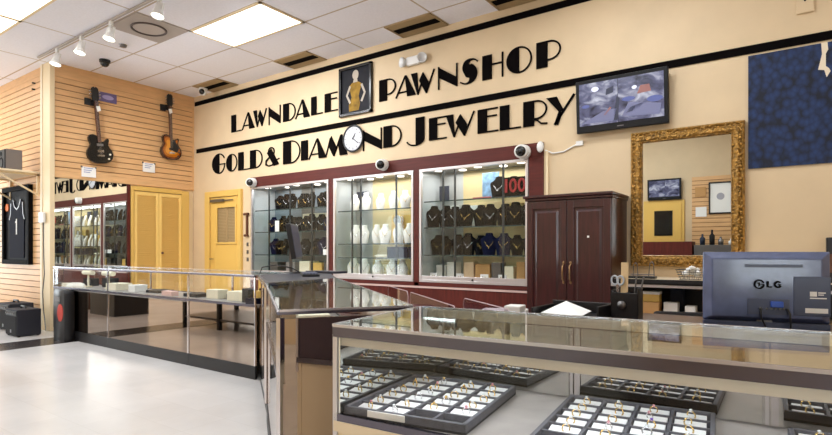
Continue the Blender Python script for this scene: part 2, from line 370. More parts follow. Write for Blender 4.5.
# track light
t = thing('track_light', 'long white ceiling track carrying four white spot lamps', 'track light', (-8.55, 3.02, CZ))
MB().box((0, -.012, -.034), (3.3, .012, -.012)).build('track', mat('track_grey', (178, 170, 164), .5), t)
s = MB()
for x in (.3, 1.7, 3.0): s.box((x, -.01, -.012), (x + .04, .01, -.001))
s.build('bracket', 'white', t)
for x in (.62, 1.32, 2.07, 3.11):
    h = MB(); R = tl(x, 0, 0)
    h.box((-.025, -.016, -.085), (.025, .016, -.034), R); h.cyl((0, 0, -.085), (0, 0, -.12), .009, T=R)
    Q = R @ tl(0, 0, -.12) @ rot(.3, -.22)
    h.lathe([(.001, .012), (.035, .01), (.04, -.02), (.042, -.06), (.05, -.085), (.07, -.135), (.064, -.135), (.05, -.1)], 20, Q)
    for sx in (-1, 1): h.box((sx * .05 - .004, -.012, -.06), (sx * .05 + .004, .012, .01), Q)
    h.box((-.054, -.012, .006), (.054, .012, .014), Q)
    ho = h.build('lamp_head', 'white', t)
    SL = bpy.data.lights.new('spot_lamp', 'SPOT'); SL.energy = 70; SL.spot_size = 2.5; SL.spot_blend = 1; SL.shadow_soft_size = .06; SL.color = (.95, .97, 1)
    so = bpy.data.objects.new('spot_lamp', SL); COL.objects.link(so); so.parent = t; so.location = (x - .03, .05, -.30); so.rotation_euler = (.75, -.45, 0)
    MB().cyl((0, 0, -.128), (0, 0, -.12), .062, n=20, T=Q).build('bulb_face', 'lens', ho)
def dome_cam(x, y, lab, col='blackp'):
    t = thing('dome_camera', lab, 'security camera', (x, y, CZ), group=None)
    MB().cyl((0, 0, -.001), (0, 0, -.035), .07, n=20).build('base', col, t)
    MB().lathe([(.06, -.035), (.055, -.065), (.035, -.09), (.001, -.1)], 20).build('dome', 'blackg', t)
dome_cam(-7.97, 3.63, 'small black dome security camera on the ceiling above the guitars')
t = thing('smoke_detector', 'tiny dark round sensor on the ceiling between dome camera and grille', 'sensor', (-7.19, 3.5, CZ)); MB().lathe([(.001, -.03), (.04, -.028), (.05, -.001)], 16).build('sensor_body', 'tiny', t)
def eyeball_cam(x, y, z, lab, s=1., up=True, look=(.42, -.85, -.2), grp='white security cameras'):
    t = thing('security_camera', lab, 'security camera', (x, y, z), group=grp)
    d = Vector(look).normalized(); Q = d.to_track_quat('Z', 'Y').to_matrix().to_4x4()
    bs = MB(); bs.cyl((0, 0, 0), (0, -.03 * s, 0), .075 * s, n=20) if up else bs.cyl((0, 0, 0), (0, 0, -.03 * s), .075 * s, n=20)
    bs.build('mount', 'white', t)
    c = Vector((0, -.065 * s, 0)) if up else Vector((0, 0, -.07 * s))
    MB().lathe([(.001, -.06 * s), (.05 * s, -.045 * s), (.07 * s, -.01 * s), (.07 * s, .03 * s), (.06 * s, .045 * s), (.001, .05 * s)], 20, tl(*c) @ Q).build('housing', 'white', t)
    MB().lathe([(.054 * s, .042 * s), (.048 * s, .058 * s), (.025 * s, .07 * s), (.001, .074 * s)], 20, tl(*c) @ Q).build('lens', 'blackg', t)
eyeball_cam(-8.03, 5.2, CZ, 'white security camera on the ceiling in the back corner', .9, False, grp=None)
eyeball_cam(-6.98, WY - .03, 2.20, 'white round security camera at the left end of the red cabinet', .98, look=(.55, -.75, -.1))
eyeball_cam(-4.36, WY - .03, 2.24, 'white round security camera on the red rail above the middle showcase', .98)
eyeball_cam(-2.43, WY - .03, 2.20, 'white round security camera above the right showcase, at cabinet corner', 1.05, look=(.2, -.9, -.1))
t = thing('sensor_puck', 'white oval sensor beside the rightmost camera on the cabinet corner', 'sensor', (-2.24, WY - .02, 2.235)); MB().ball((0, -.03, 0), .05, s=(.8, .5, 1.2)).build('puck', 'white', t)  # small oval sensor puck of unidentified use
t = thing('cable', 'thin pale cable running from the right camera across the wall toward the television', 'cable', (0, 0, 0))
MB().tube([(-2.2, WY - .012, 2.2), (-2.12, WY - .01, 2.16), (-2.0, WY - .01, 2.165), (-1.9, WY - .01, 2.21), (-1.84, WY - .01, 2.235)], .008).build('horizontal_run', 'white', t)
MB().box((-2.19, WY - .021, 1.0), (-2.165, WY - .001, 2.19)).build('conduit', 'trimc', t)
MB().box((-1.87, WY - .021, 2.21), (-1.80, WY - .001, 2.255)).build('clip', 'white', t)
t = thing('emergency_light', 'white twin-lamp emergency light above PAWNSHOP lettering', 'emergency light', (-3.90, WY, 3.485))
MB().box((-.10, -.06, -.055), (.10, 0, .055)).build('housing', 'white', t, .02)
for sx in (-1, 1):
    h = MB(); Q = tl(sx * .145, -.05, 0) @ rot(sx * .5, PI / 2)
    h.lathe([(.001, -.04), (.04, -.035), (.06, .0), (.062, .03), (.055, .03), (.04, .01), (.001, 0)], 18, Q); h.build('lamp', mat('lamp_clear', (222, 222, 222), .2), t)
t = thing('wall_plate', 'tan blank cover plate high on the wall at upper right', 'wall plate', (.02, WY, 3.15)); MB().box((-.06, -.02, -.07), (.06, 0, .07)).build('plate', 'wall', t, .006); MB().cyl((0, -.024, .03), (0, -.018, .03), .008).build('screw', 'black', t)

# ------------------------------------------------------------------ sign lettering
TH = .014
def stroke(b, pts, ws, T):
    """flat variable-width stroke in xz"""
    P = [Vector(p) for p in pts]; L = []; R = []
    for i, p in enumerate(P):
        d = (P[min(i + 1, len(P) - 1)] - P[max(i - 1, 0)]).normalized(); n = Vector((-d.y, d.x)); w = ws[i] if isinstance(ws, list) else ws
        L.append(p + n * w / 2); R.append(p - n * w / 2)
    for i in range(len(P) - 1): b.plate([tuple(R[i]), tuple(R[i + 1]), tuple(L[i + 1]), tuple(L[i])], -TH, 0, T)
def arc(cx, cz, rx, rz, a0, a1, n=16): return [(cx + rx * math.cos(a0 + (a1 - a0) * i / n), cz + rz * math.sin(a0 + (a1 - a0) * i / n)) for i in range(n + 1)]
def glyph(ch, w, h):
    b = MB(); T = Matrix(); t = .017; k = min(.46 * w, .17); pl = lambda *p: b.plate(list(p), -TH, 0)
    rect = lambda x0, x1, z0, z1: pl((x0, z0), (x1, z0), (x1, z1), (x0, z1))
    if ch == 'I': rect(0, w, 0, h)
    elif ch == 'L': rect(0, k, 0, h); rect(k, w, 0, t)
    elif ch == 'E': rect(0, k, 0, h); rect(k, w, 0, t); rect(k, w * .97, h - t, h); rect(k, w * .93, h * .64, h * .64 + t)
    elif ch == 'H': rect(0, k, 0, h); rect(w - t, w, 0, h); rect(k, w - t, h * .56, h * .56 + t)
    elif ch == 'D':
        rect(0, k, 0, h); stroke(b, [(k, h - t / 2)] + arc(k, h / 2, w - k - t / 2, h / 2 - t / 2, PI / 2, -PI / 2) + [(k, t / 2)], t, T)
    elif ch in 'PR':
        rect(0, k, 0, h); c = h * .62; stroke(b, [(k, h - t / 2)] + arc(w * .55, c, w * .45 - t / 2, h - c - t / 2, PI / 2, -PI / 2) + [(k, 2 * c - h + t / 2)], t, T)
        if ch == 'R': stroke(b, [(k, h * .25), (w * .6, h * .2), (w * .75, h * .06), (w * 1.0, t / 2)], t, T)
    elif ch == 'A':
        a = w * .48; q = w * .42
        pl((w - q, 0), (w, 0), (a + t, h), (a - t * .3, h)); stroke(b, [(0, 0), (a, h * .98)], t, T)
        x0 = a * .22; rect(x0, w - q * .9, h * .2, h * .2 + t)
    elif ch == 'W':
        q = w * .25
        pl((0, h), (w * .27, 0), (w * .31, 0), (q, h)); stroke(b, [(w * .29, t * .5), (w * .45, h * .55)], t, T)
        pl((w * .34, h * .62), (w * .62, 0), (w * .66, 0), (w * .72, h * .5), (w * .5, h * .96)); stroke(b, [(w * .64, t * .5), (w - t, h)], t, T)
    elif ch == 'M':
        pl((w * .12, h * .55), (w * .26, h), (w * .52, h * .36), (w * .40, 0), (w * .36, 0)); stroke(b, [(0, 0), (w * .22, h * .9)], t, T)
        stroke(b, [(w * .38, 0), (w * .70, h * .96)], t, T); pl((w * .66, 0), (w, 0), (w * .76, h), (w * .70, h), (w * .58, h * .55))
    elif ch == 'N':
        rect(0, t, 0, h); rect(w - t, w, 0, h); pl((t, h * .96), (t, h * .5), (w - t, 0), (w - t, h * .42))
    elif ch == 'O':
        L = arc(w / 2, h / 2, w / 2, h / 2, PI / 2, 3 * PI / 2); pl(*L[::1]); stroke(b, arc(w / 2, h / 2, w / 2 - t / 2, h / 2 - t / 2, PI / 2, -PI / 2, 20), t, T)
    elif ch == 'G':
        L = arc(w * .55, h / 2, w * .55, h / 2, PI / 2, 3 * PI / 2); pl(*L)
        stroke(b, arc(w * .55, h / 2, w * .45, h / 2 - t / 2, PI / 2, .55, 8), t, T); stroke(b, arc(w * .55, h / 2, w * .42, h / 2 - t / 2, -PI / 2, -.1, 10), t, T); rect(w * .55, w, h * .44, h * .44 + t)
    elif ch == 'J':
        rect(w - k, w, h * .22, h); L = [(w, h * .22)] + [(x, z) for x, z in arc(w * .56, h * .22, w * .44, h * .22, 0, -PI / 2, 8)]
        pl((w - k, h * .22), *L[::-1]) if False else pl(*([(w - k, h * .24), (w - k, h * .03)] + L[::-1][1:]))
        stroke(b, arc(w * .5, h * .22, w * .46, h * .21, -PI / 2 + .3, -PI + .25, 10), t, T)
    elif ch == 'S':
        P_ = [(w * .95, h * .86), (w * .78, h * .97), (w * .55, h * .985), (w * .36, h * .88), (w * .36, h * .70), (w * .52, h * .54), (w * .64, h * .38), (w * .66, h * .2), (w * .5, h * .05), (w * .25, h * .015), (0, h * .12)]; W_ = [t, t, t * 1.6, .07, .12, .155, .15, .09, .03, t, t]
        def cr(a, b_, c, d, u): return .5 * ((2 * b_) + (c - a) * u + (2 * a - 5 * b_ + 4 * c - d) * u * u + (3 * b_ - a - 3 * c + d) * u ** 3)
        pp, ww = [], []
        for i in range(len(P_) - 1):
            q = [max(0, i - 1), i, i + 1, min(len(P_) - 1, i + 2)]
            for k in range(5):
                u = k / 5; pp.append((cr(*[P_[m_][0] for m_ in q], u), cr(*[P_[m_][1] for m_ in q], u))); ww.append(max(t, cr(*[W_[m_] for m_ in q], u)))
        pp.append(P_[-1]); ww.append(t); stroke(b, pp, ww, T)
    elif ch == 'Y':
        pl((0, h), (w * .38, h), (w * .62, h * .5), (w * .48, h * .42)); stroke(b, [(w * 1.0, h), (w * .3, 0)], t * 1.3, T); stroke(b, [(w * .52, h * .44), (w * .36, 0)], t * 2.5, T)
    elif ch == '&':
        pl((w * .12, h * .72), (w * .42, h * .9), (w * .95, h * .06), (w * .6, 0)); stroke(b, arc(w * .42, h * .76, w * .2, h * .22, -.6, 3.6, 14), t, T)
        stroke(b, [(w * .3, h * .5), (w * .06, h * .3), (w * .04, h * .12), (w * .25, h * .02), (w * .5, h * .06), (w * .8, h * .3), (w * .98, h * .36)], [t, t * 2, t * 2, t, t, t, t], T)
    return b
LINES = [('LAWNDALE', 'upper line', [('L', -7.58, -7.32, 3.065, 3.345), ('A', -7.30, -6.99, 3.07, 3.335), ('W', -7.02, -6.69, 3.07, 3.335), ('N', -6.65, -6.38, 3.06, 3.335), ('D', -6.32, -6.05, 3.065, 3.33), ('A', -6.05, -5.75, 3.07, 3.335), ('L', -5.72, -5.49, 3.075, 3.335), ('E', -5.45, -5.20, 3.075, 3.335)]),
         ('PAWNSHOP', 'upper line', [('P', -4.46, -4.19, 3.07, 3.345), ('A', -4.19, -3.88, 3.07, 3.335), ('W', -3.95, -3.59, 3.06, 3.335), ('N', -3.55, -3.28, 3.07, 3.34), ('S', -3.24, -3.00, 3.07, 3.345), ('H', -2.95, -2.69, 3.07, 3.345), ('O', -2.65, -2.35, 3.07, 3.36), ('P', -2.30, -2.03, 3.075, 3.35)]),
         ('GOLD', 'lower line', [('G', -8.11, -7.75, 2.42, 2.76), ('O', -7.72, -7.43, 2.43, 2.72), ('L', -7.40, -7.11, 2.43, 2.72), ('D', -7.10, -6.80, 2.43, 2.72)]),
         ('the sign', 'lower line', [('&', -6.73, -6.40, 2.43, 2.72)]),
         ('DIAMOND', 'lower line', [('D', -6.32, -5.95, 2.43, 2.77), ('I', -5.93, -5.79, 2.45, 2.735), ('A', -5.77, -5.42, 2.45, 2.735), ('M', -5.43, -5.02, 2.45, 2.735), ('N', -4.74, -4.42, 2.46, 2.735), ('D', -4.39, -4.10, 2.465, 2.74)]),
         ('JEWELRY', 'lower line', [('J', -4.03, -3.75, 2.44, 2.78), ('E', -3.68, -3.43, 2.475, 2.745), ('W', -3.44, -3.04, 2.475, 2.745), ('E', -3.01, -2.75, 2.475, 2.745), ('L', -2.73, -2.48, 2.475, 2.745), ('R', -2.45, -2.18, 2.475, 2.745), ('Y', -2.19, -1.89, 2.455, 2.745)])]
for word, line, gl in LINES:
    seen = {}
    for i, (ch, x0, x1, z0, z1) in enumerate(gl):
        tot = sum(1 for g in gl if g[0] == ch); seen[ch] = seen.get(ch, 0) + 1
        which = ('first ' if seen[ch] == 1 else 'second ') if tot > 1 else ''
        nm = 'ampersand' if ch == '&' else 'letter %s' % ch
        o = glyph(ch, x1 - x0, z1 - z0).build('sign_letter', 'black'); o.location = (x0, WY - .001, z0)
        lab = 'black ampersand between GOLD and DIAMOND on the tan wall' if ch == '&' else 'black art deco %s%s of %s on the tan wall' % (which, nm, word)
        tag(o, lab, 'letter', 'black art deco wall letters')

# clock as the O of DIAMOND
t = thing('wall_clock', 'round white wall clock standing in for the O of DIAMOND', 'clock', (-4.90, WY, 2.645))
MB().cyl((0, 0, 0), (0, -.03, 0), .172, n=40).build('dial', 'dial', t)
MB().tube([(.172 * math.cos(a), -.028, .172 * math.sin(a)) for a in [2 * PI * i / 40 for i in range(40)]], .014, closed=True).build('rim', 'blackp', t)
n = MB()
for i in range(12):
    a = PI / 6 * i; n.cbox((0, -.0315, .135), (.008, .003, .03), Matrix.Rotation(a, 4, 'Y'))
n.build('hour_marks', 'tiny', t)
for a, l, nm in ((.6, .08, 'hour_hand'), (2.2, .12, 'minute_hand')): MB().box((-.004, -.036, -.015), (.004, -.033, l), Matrix.Rotation(a, 4, 'Y')).build(nm, 'black', t)
# framed picture: plain golden dressed figure
t = thing('framed_picture', 'black framed picture of a figure in gold between LAWNDALE and PAWNSHOP', 'picture', (-4.865, WY, 3.29))
f = MB(); W, H, e = .29, .33, .035
for a, c in (((-W, -H), (W, -H + e)), ((-W, H - e), (W, H)), ((-W, -H), (-W + e, H)), ((W - e, -H), (W, H))): f.box((a[0], -.04, a[1]), (c[0], 0, c[1]))
f.build('frame', 'blackg', t, .004)
MB().box((-W + e, -.012, -H + e), (W - e, 0, H - e)).build('print', 'figbg', t)
body = MB(); body.m = 0
body.plate([(-.12, -.27), (.05, -.27), (.075, -.18), (.05, -.08), (.085, .02), (.10, .08), (.05, .11), (-.06, .11), (-.12, .07), (-.10, 0), (-.075, -.08), (-.125, -.18)], -.0135, -.012)
body.m = 1
body.plate([(-.05, .11), (.035, .11), (.02, .17), (-.03, .17)], -.0138, -.012)
body.plate([(x, z) for x, z in arc(-.005, .21, .055, .065, 0, 2 * PI, 20)][:-1], -.0142, -.012)
for sx in (-1, 1): stroke(body, [(sx * .1, .07), (sx * .16, -.05), (sx * .1, -.16)], .032, tl(0, -.001, 0))
body.build('figure', ['figg', 'figp'], t)

# ------------------------------------------------------------------ doors in the back corner
def framed_box(b, x0, x1, z0, z1, y0, y1, e):
    b.box((x0, y0, z0), (x0 + e, y1, z1)); b.box((x1 - e, y0, z0), (x1, y1, z1)); b.box((x0 + e, y0, z0), (x1 - e, y1, z0 + e)); b.box((x0 + e, y0, z1 - e), (x1 - e, y1, z1))
d = thing('door_1', 'yellow door', 'door', (-7.78, WY, 0)); del d['label']; del d['category']; d['kind'] = 'structure'
b = MB(); b.box((-.49, -.05, 0), (-.36, 0, 2.13)); b.box((.42, -.05, 0), (.49, 0, 2.13)); b.box((-.36, -.05, 2.03), (.42, 0, 2.13)); b.build('door_frame', 'yellow', d, .006)
b = MB(); b.box((-.345, -.03, .01), (-.20, -.004, 2.02)); b.box((.36, -.03, .01), (.41, -.004, 2.02)); b.box((-.20, -.03, 1.88), (.36, -.004, 2.02)); b.box((-.20, -.03, .01), (.36, -.004, 1.24)); b.build('door_leaf', 'yellowd', d, .004)
b = MB(); framed_box(b, -.13 - .05, .37, 1.245, 1.885, -.042, -.03, .035); b.build('glazing_bead', 'yellow', d)
b = MB()
for i in range(26): b.box((-.2, -.018, 1.25 + i * .0245), (.36, -.006, 1.27 + i * .0245))
b.box((.08, -.024, 1.25), (.1, -.004, 1.88)); b.build('blind', 'blind', d)
b = MB(); b.box((-.3, -.075, 1.945), (.05, -.032, 1.99)); b.box((.05, -.06, 1.955), (.3, -.05, 1.975)); b.build('door_closer', 'tiny', d, .004)
MB().tube([(-.29, -.03, 1.0), (-.29, -.08, 1.0), (-.2, -.08, 1.0)], .012).build('door_handle', 'chrome', d)
# bifold louvered door on the guitar wall
d = thing('door_2', 'bifold', 'door', (LX, 0, 0)); del d['label']; del d['category']; d['kind'] = 'structure'
b = MB(); b.box((-.03, 4.33, 0), (.03, 4.375, 2.16)); b.box((-.03, 5.19, 0), (.035, 5.32, 2.16)); b.box((-.03, 4.375, 2.10), (.03, 5.19, 2.17)); b.build('door_frame', 'yellow', d, .005)
for y0, y1, T in ((4.385, 4.785, 0), (4.79, 5.185, 0)):
    b = MB(); x0, x1 = -.02, .015
    b.box((x0, y0, .02), (x1, y0 + .045, 2.09)); b.box((x0, y1 - .045, .02), (x1, y1, 2.09)); b.box((x0, y0 + .045, .02), (x1, y1 - .045, .16)); b.box((x0, y0 + .045, 2.03), (x1, y1 - .045, 2.09)); b.box((x0, y0 + .04, .02), (x0 + .003, y1 - .04, 2.08))
    z = .165
    while z < 2.02:
        b.cbox((-.004, (y0 + y1) / 2, z + .016), (.034, y1 - y0 - .09, .007), tl(0, 0, 0))
        b.add([(.013, y0 + .045, z), (.013, y1 - .045, z), (-.012, y1 - .045, z + .03), (-.012, y0 + .045, z + .03), (.009, y0 + .045, z), (.009, y1 - .045, z), (-.016, y1 - .045, z + .03), (-.016, y0 + .045, z + .03)], [(0, 1, 2, 3), (7, 6, 5, 4), (0, 4, 5, 1), (2, 6, 7, 3)])
        z += .031
    b.build('louver_leaf', mat('louver_yellow', (244, 208, 124), .45), d)
MB().ball((.035, 4.84, 1.10), .02).build('door_knob', 'rosew', d)
# wall mirror on the guitar wall
t = thing('wall_mirror', 'large mirror on the left wall below the black guitar, reflecting the showcases', 'mirror', (LX, 0, 0))
MB().box((-.028, 3.235, .5), (-.004, 4.28, 2.185)).build('mirror_glass', 'mirror', t)
b = MB(); b.box((-.028, 4.28, .5), (.012, 4.325, 2.185)); b.build('edge_strip', 'cherry', t)

# ------------------------------------------------------------------ guitars
def guitar(z, y, lab, sunburst, tilt=-.03):
    t = thing('electric_guitar', lab, 'guitar', (LX + .02, y, z), group='electric guitars on the slat wall'); t.rotation_euler = (0, 0, PI / 2)
    # local: x to the right (world +y), y away (world -x) so front is -y, z up
    t.rotation_euler = (.0, tilt, PI / 2)
    half = [(0, -.215), (.06, -.212), (.12, -.19), (.158, -.145), (.17, -.09), (.158, -.04), (.13, .0), (.112, .035), (.118, .075), (.128, .10), (.122, .125), (.1, .128), (.082, .105), (.06, .085), (.035, .08)]
    left = [(-.03, .16), (-.075, .175), (-.115, .165), (-.136, .13), (-.132, .085), (-.115, .04), (-.135, .0), (-.16, -.04), (-.17, -.09), (-.158, -.145), (-.12, -.19), (-.06, -.212)]
    out = half + left
    bm = [(.03, .1)] if False else out
    body = MB(); body.m = 0; body.plate(bm, -.055, -.01)
    sc = lambda k: [(x * k, (z + .03) * k - .03) for x, z in out]
    if sunburst:
        for i, (k, y_) in enumerate(((.9, -.056), (.78, -.057), (.6, -.058))): body.m = i + 1; body.plate(sc(k), y_, -.05)
    body.build('body', [sb1, sb2, sb3, sb4] if sunburst else ['blackg'], t, 0 if sunburst else .006)
    MB().box((-.022, -.062, .07), (.022, -.03, .62)).build('neck', 'rosew', t, .004)
    hs = MB(); hs.plate([(-.024, .61), (.024, .61), (.045, .66), (.042, .79), (.015, .81), (0, .795), (-.015, .81), (-.042, .79), (-.045, .66)], -.052, -.034); hs.build('headstock', 'blackp', t)
    for i in range(3):
        for s in (-1, 1): tn = MB(); tn.cyl((s * .03, -.043, .67 + i * .04), (s * .06, -.043, .67 + i * .04), .006, n=8); tn.ball((s * .064, -.043, .67 + i * .04), .011, 8); tn.build('tuning_peg', 'chrome', t)
    b = MB(); b.box((-.045, -.07, -.12), (.045, -.058, -.1)); b.build('bridge', 'chrome', t)
    b = MB(); b.box((-.04, -.068, -.065), (.04, -.056, -.035)); b.build('pickup', 'blackp' if sunburst else 'chrome', t)
    if not sunburst:
        MB().box((-.04, -.068, .02), (.04, -.056, .05)).build('pickup', 'tiny', t)
    else:
        pg = MB(); pg.plate([(-.02, -.06), (.09, -.1), (.125, -.02), (.08, .05), (.05, .1), (-.02, .1)], -.0605, -.0575); pg.build('pickguard', 'blackp', t)
    for kx, kz in ((.12, -.09), (.1, -.15)): MB().cyl((kx, -.07, kz), (kx, -.056, kz), .012).build('knob', 'blackp' if sunburst else 'ivory', t)
    st = MB()
    for i in range(6): st.box((-.017 + i * .0065, -.0665, -.11), (-.016 + i * .0065, -.0655, .62))
    st.build('strings', 'silver', t)
    b = MB(); b.box((-.05, -.012, .56), (.05, 0, .64)); b.cyl((-.035, 0, .6), (-.035, -.07, .6), .006); b.cyl((.035, 0, .6), (.035, -.07, .6), .006); b.build('hanger', 'blackp', t)
    return t
sb1 = mat('sunburst_edge', (58, 26, 16), .15, coat=.5); sb2 = mat('sunburst_brown', (120, 60, 20), .15, coat=.5); sb3 = mat('sunburst_amber', (190, 110, 30), .15, coat=.5); sb4 = mat('sunburst_gold', (226, 150, 44), .15, coat=.5)
guitar(2.69, 3.84, 'glossy black electric guitar hanging on the slat wall, nearer the corner post', False, -.085).scale = (1.11,) * 3
guitar(2.89, 4.97, 'sunburst electric guitar hanging on the slat wall near the back corner', True).scale = (1.07,) * 3
for y, z, lab in ((3.71, 2.31, 'white price card on the slat wall below the black guitar'), (4.62, 2.49, 'white price card on the slat wall below the sunburst guitar')):
    t = thing('price_card', lab, 'sign', (LX + .012, y, z), group='white cards on the slat wall')
    MB().box((0, -.10, -.075), (.006, .10, .075)).build('card', 'paper', t)
    b = MB(); b.box((-.01, -.105, .06), (.012, -.09, .085)); b.box((-.01, .09, .06), (.012, .105, .085)); b.build('clip', 'tiny', t)
    b = MB()
    for i, k in enumerate((.05, .02, -.01)): b.box((.006, -.07 , k), (.007, .06 - .02 * i, k + .012))
    b.build('print', mat('print_blue', (150, 158, 196), .7), t)
t = thing('brand_sign', 'small purple printed plaque beside the black guitar headstock', 'sign', (LX + .01, 3.98, 3.48)); MB().box((0, -.13, -.07), (.012, .13, .07)).build('plaque', 'signp', t)
MB().add([(.0135, .085 * math.cos(2 * PI * i / 20), .035 * math.sin(2 * PI * i / 20)) for i in range(20)], [tuple(range(20))]).build('emblem', 'signl', t)
for y, z, lab in ((3.70, 3.36, 'small black square plate on the slat wall left of the black guitar neck'), (4.86, 3.52, 'small black square plate on the slat wall left of the sunburst guitar neck')):
    tag(MB().box((LX, y - .045, z - .05), (LX + .02, y + .045, z + .05)).build('wall_plate', 'blackp'), lab, 'plate', 'black plates by the guitars')
for y, z, lab in ((3.80, 3.26, 'white price tag hanging from the black guitar neck'), (4.93, 3.46, 'white price tag hanging from the sunburst guitar neck')):
    tag(MB().add([(0, -.03, .03), (0, .02, .045), (0, .04, -.02), (0, -.01, -.05), (.004, -.03, .03), (.004, .02, .045), (.004, .04, -.02), (.004, -.01, -.05)], [(0, 1, 2, 3), (7, 6, 5, 4), (0, 4, 5, 1), (1, 5, 6, 2), (2, 6, 7, 3), (3, 7, 4, 0)], T=tl(LX + .11, y, z)).build('hang_tag', 'paper'), lab, 'tag', 'guitar price tags')
for y, z in ((-9.25, 3.62), (-9.26, 3.53)):
    tag(MB().cyl((y, PY, z), (y, PY - .04, z), .012).build('slat_hook', 'blackp'), 'small black hook stub on the left slat wall, one of two stacked', 'hook', 'slat wall hook stubs')

# ------------------------------------------------------------------ left partition things
t = thing('wall_shelf', 'cream bracket shelf on the left slat wall holding a speaker', 'shelf', (-9.02, PY, 2.26))
MB().box((-1.3, -.62, 0), (0, 0, .028)).build('board', 'lamc', t, .003)
for x in (-.1, -1.15):
    b = MB(); b.box((x, -.03, -.32), (x + .025, 0, 0)); b.box((x, -.55, -.025), (x + .025, 0, 0)); b.tube([(x + .012, -.02, -.3), (x + .012, -.53, -.015)], .014); b.build('bracket', 'trimc', t)
t = thing('loudspeaker', 'small grey bookshelf speaker with black front on the cream shelf', 'speaker', (-9.3, 2.94, 2.288))
MB().box((-.14, -.10, 0), (.14, .10, .30)).build('cabinet', 'greyspk', t, .006); MB().box((-.13, -.115, .01), (.13, -.10, .29)).build('baffle', 'blackp', t)
b = MB(); b.lathe([(.001, -.02), (.05, -.005), (.075, .01), (.085, 0)], 20, tl(0, -.115, .1) @ rot(0, PI / 2)); b.lathe([(.001, 0), (.03, .006), (.035, 0)], 16, tl(0, -.115, .23) @ rot(0, PI / 2)); b.build('driver', 'felt', t)
t = thing('framed_jersey', 'black framed navy sports jersey with number 1 on the left slat wall', 'framed jersey', (-9.87, PY, .93))
b = MB(); framed_box(b, -.54, .54, 0, 1.2, -.06, .0, .07); b.build('frame', mat('matte_black_frame', (14, 13, 14), .8, spec=.1), t, .005)
MB().box((-.47, -.02, .07), (.47, 0, 1.13)).build('backing', 'bound', t)
j = MB(); j.plate([(-.28, .1), (.28, .1), (.29, .7), (.24, .78), (.22, .95), (.14, 1.0), (.08, .9), (0, .86), (-.08, .9), (-.14, 1.0), (-.22, .95), (-.24, .78), (-.29, .7)], -.032, -.02); j.build('jersey', 'jersey', t)
b = MB(); stroke(b, [(-.15, 1.0), (-.09, .89), (0, .845), (.09, .89), (.15, 1.0)], .02, tl(0, -.02, 0)); stroke(b, [(-.23, .95), (-.25, .78), (-.3, .69)], .02, tl(0, -.02, 0)); stroke(b, [(.23, .95), (.25, .78), (.3, .69)], .02, tl(0, -.02, 0)); b.build('piping', 'tiny', t)
b = MB(); b.box((-.018, -.036, .46), (.018, -.032, .70)); b.box((-.045, -.036, .64), (-.018, -.032, .665)); b.build('number', 'paper', t)
tag(MB().cyl((-10.27, PY - .035, 1.82), (-10.27, PY - .021, 1.82), .06, n=20).build('badge', 'orange'), 'round orange sticker on the jersey frame', 'sticker')
def amp(x, y, rz, lab, s):
    t = thing('guitar_amplifier', lab, 'amplifier', (x, y, 0), rz, 'black amplifiers on the floor'); t.scale = (s, s, s)
    MB().box((-.2, -.14, .012), (.2, .14, .36)).build('cabinet', mat('amp_tolex', (32, 32, 42), .7), t, .012)
    MB().box((-.18, -.147, .03), (.18, -.138, .27)).build('grille', 'felt', t); MB().box((-.18, -.147, .28), (.18, -.138, .34)).build('control_panel', 'blackp', t)
    for i in range(5): k = MB(); k.cyl((-.14 + i * .06, -.16, .31), (-.14 + i * .06, -.147, .31), .012, n=10); k.build('knob', 'tiny', t)
    MB().tube([(-.08, 0, .36), (-.07, 0, .39), (.07, 0, .39), (.08, 0, .36)], .012).build('handle', 'blackp', t)
    f = MB()
    for sx in (-.17, .17):
        for sy in (-.11, .11): f.cyl((sx, sy, 0), (sx, sy, .013), .018, n=10)
    f.build('feet', 'blackp', t); MB().box((-.02, -.1485, .05), (.02, -.147, .09)).build('badge', 'tiny', t)
amp(-8.58, 2.86, .0, 'small black amplifier on the floor by the post, nearer of the two', 1.0)
amp(-9.28, 3.0, .0, 'larger black amplifier on the floor against the slat wall, farther left', 1.08)
t = thing('thermostat', 'small white box on the corner post with a cord below', 'thermostat', (-8.82, PY - .045, 1.62)); MB().box((-.075, -.04, -.08), (.075, 0, .07)).build('housing', 'white', t, .008)
tag(MB().tube([(-8.80, PY - .055, 1.54), (-8.80, PY - .055, 1.2), (-8.77, PY - .055, .8), (-8.83, PY - .055, .55), (-8.80, PY - .055, .3), (-8.72, PY - .06, .08), (-8.66, PY - .08, .02)], .008).build('power_cord', 'tiny'), 'thin grey cord hanging down the corner post to the floor', 'cord')
t = thing('gig_bag', 'black padded bag with red oval patch leaning on the left end of the counter', 'bag', (-7.64, 2.985, 0))
MB().loft([[(sx * .165 * w, .06 * sy, z) for sx, sy in ((-1, -.85), (-.93, -1), (.93, -1), (1, -.85), (1, .85), (.93, 1), (-.93, 1), (-1, .85))] for z, w in ((0, .96), (.03, 1.), (.5, 1.), (.59, .96), (.635, .88), (.65, .75))]).build('bag_body', 'blackp', t)
MB().plate([(.05 + .08 * math.cos(2 * PI * i / 24), .36 + .11 * math.sin(2 * PI * i / 24)) for i in range(24)], -.066, -.055).build('patch', 'red', t)
MB().box((-.11, -.064, .50), (.04, -.055, .56)).build('label_strip', 'tiny', t)

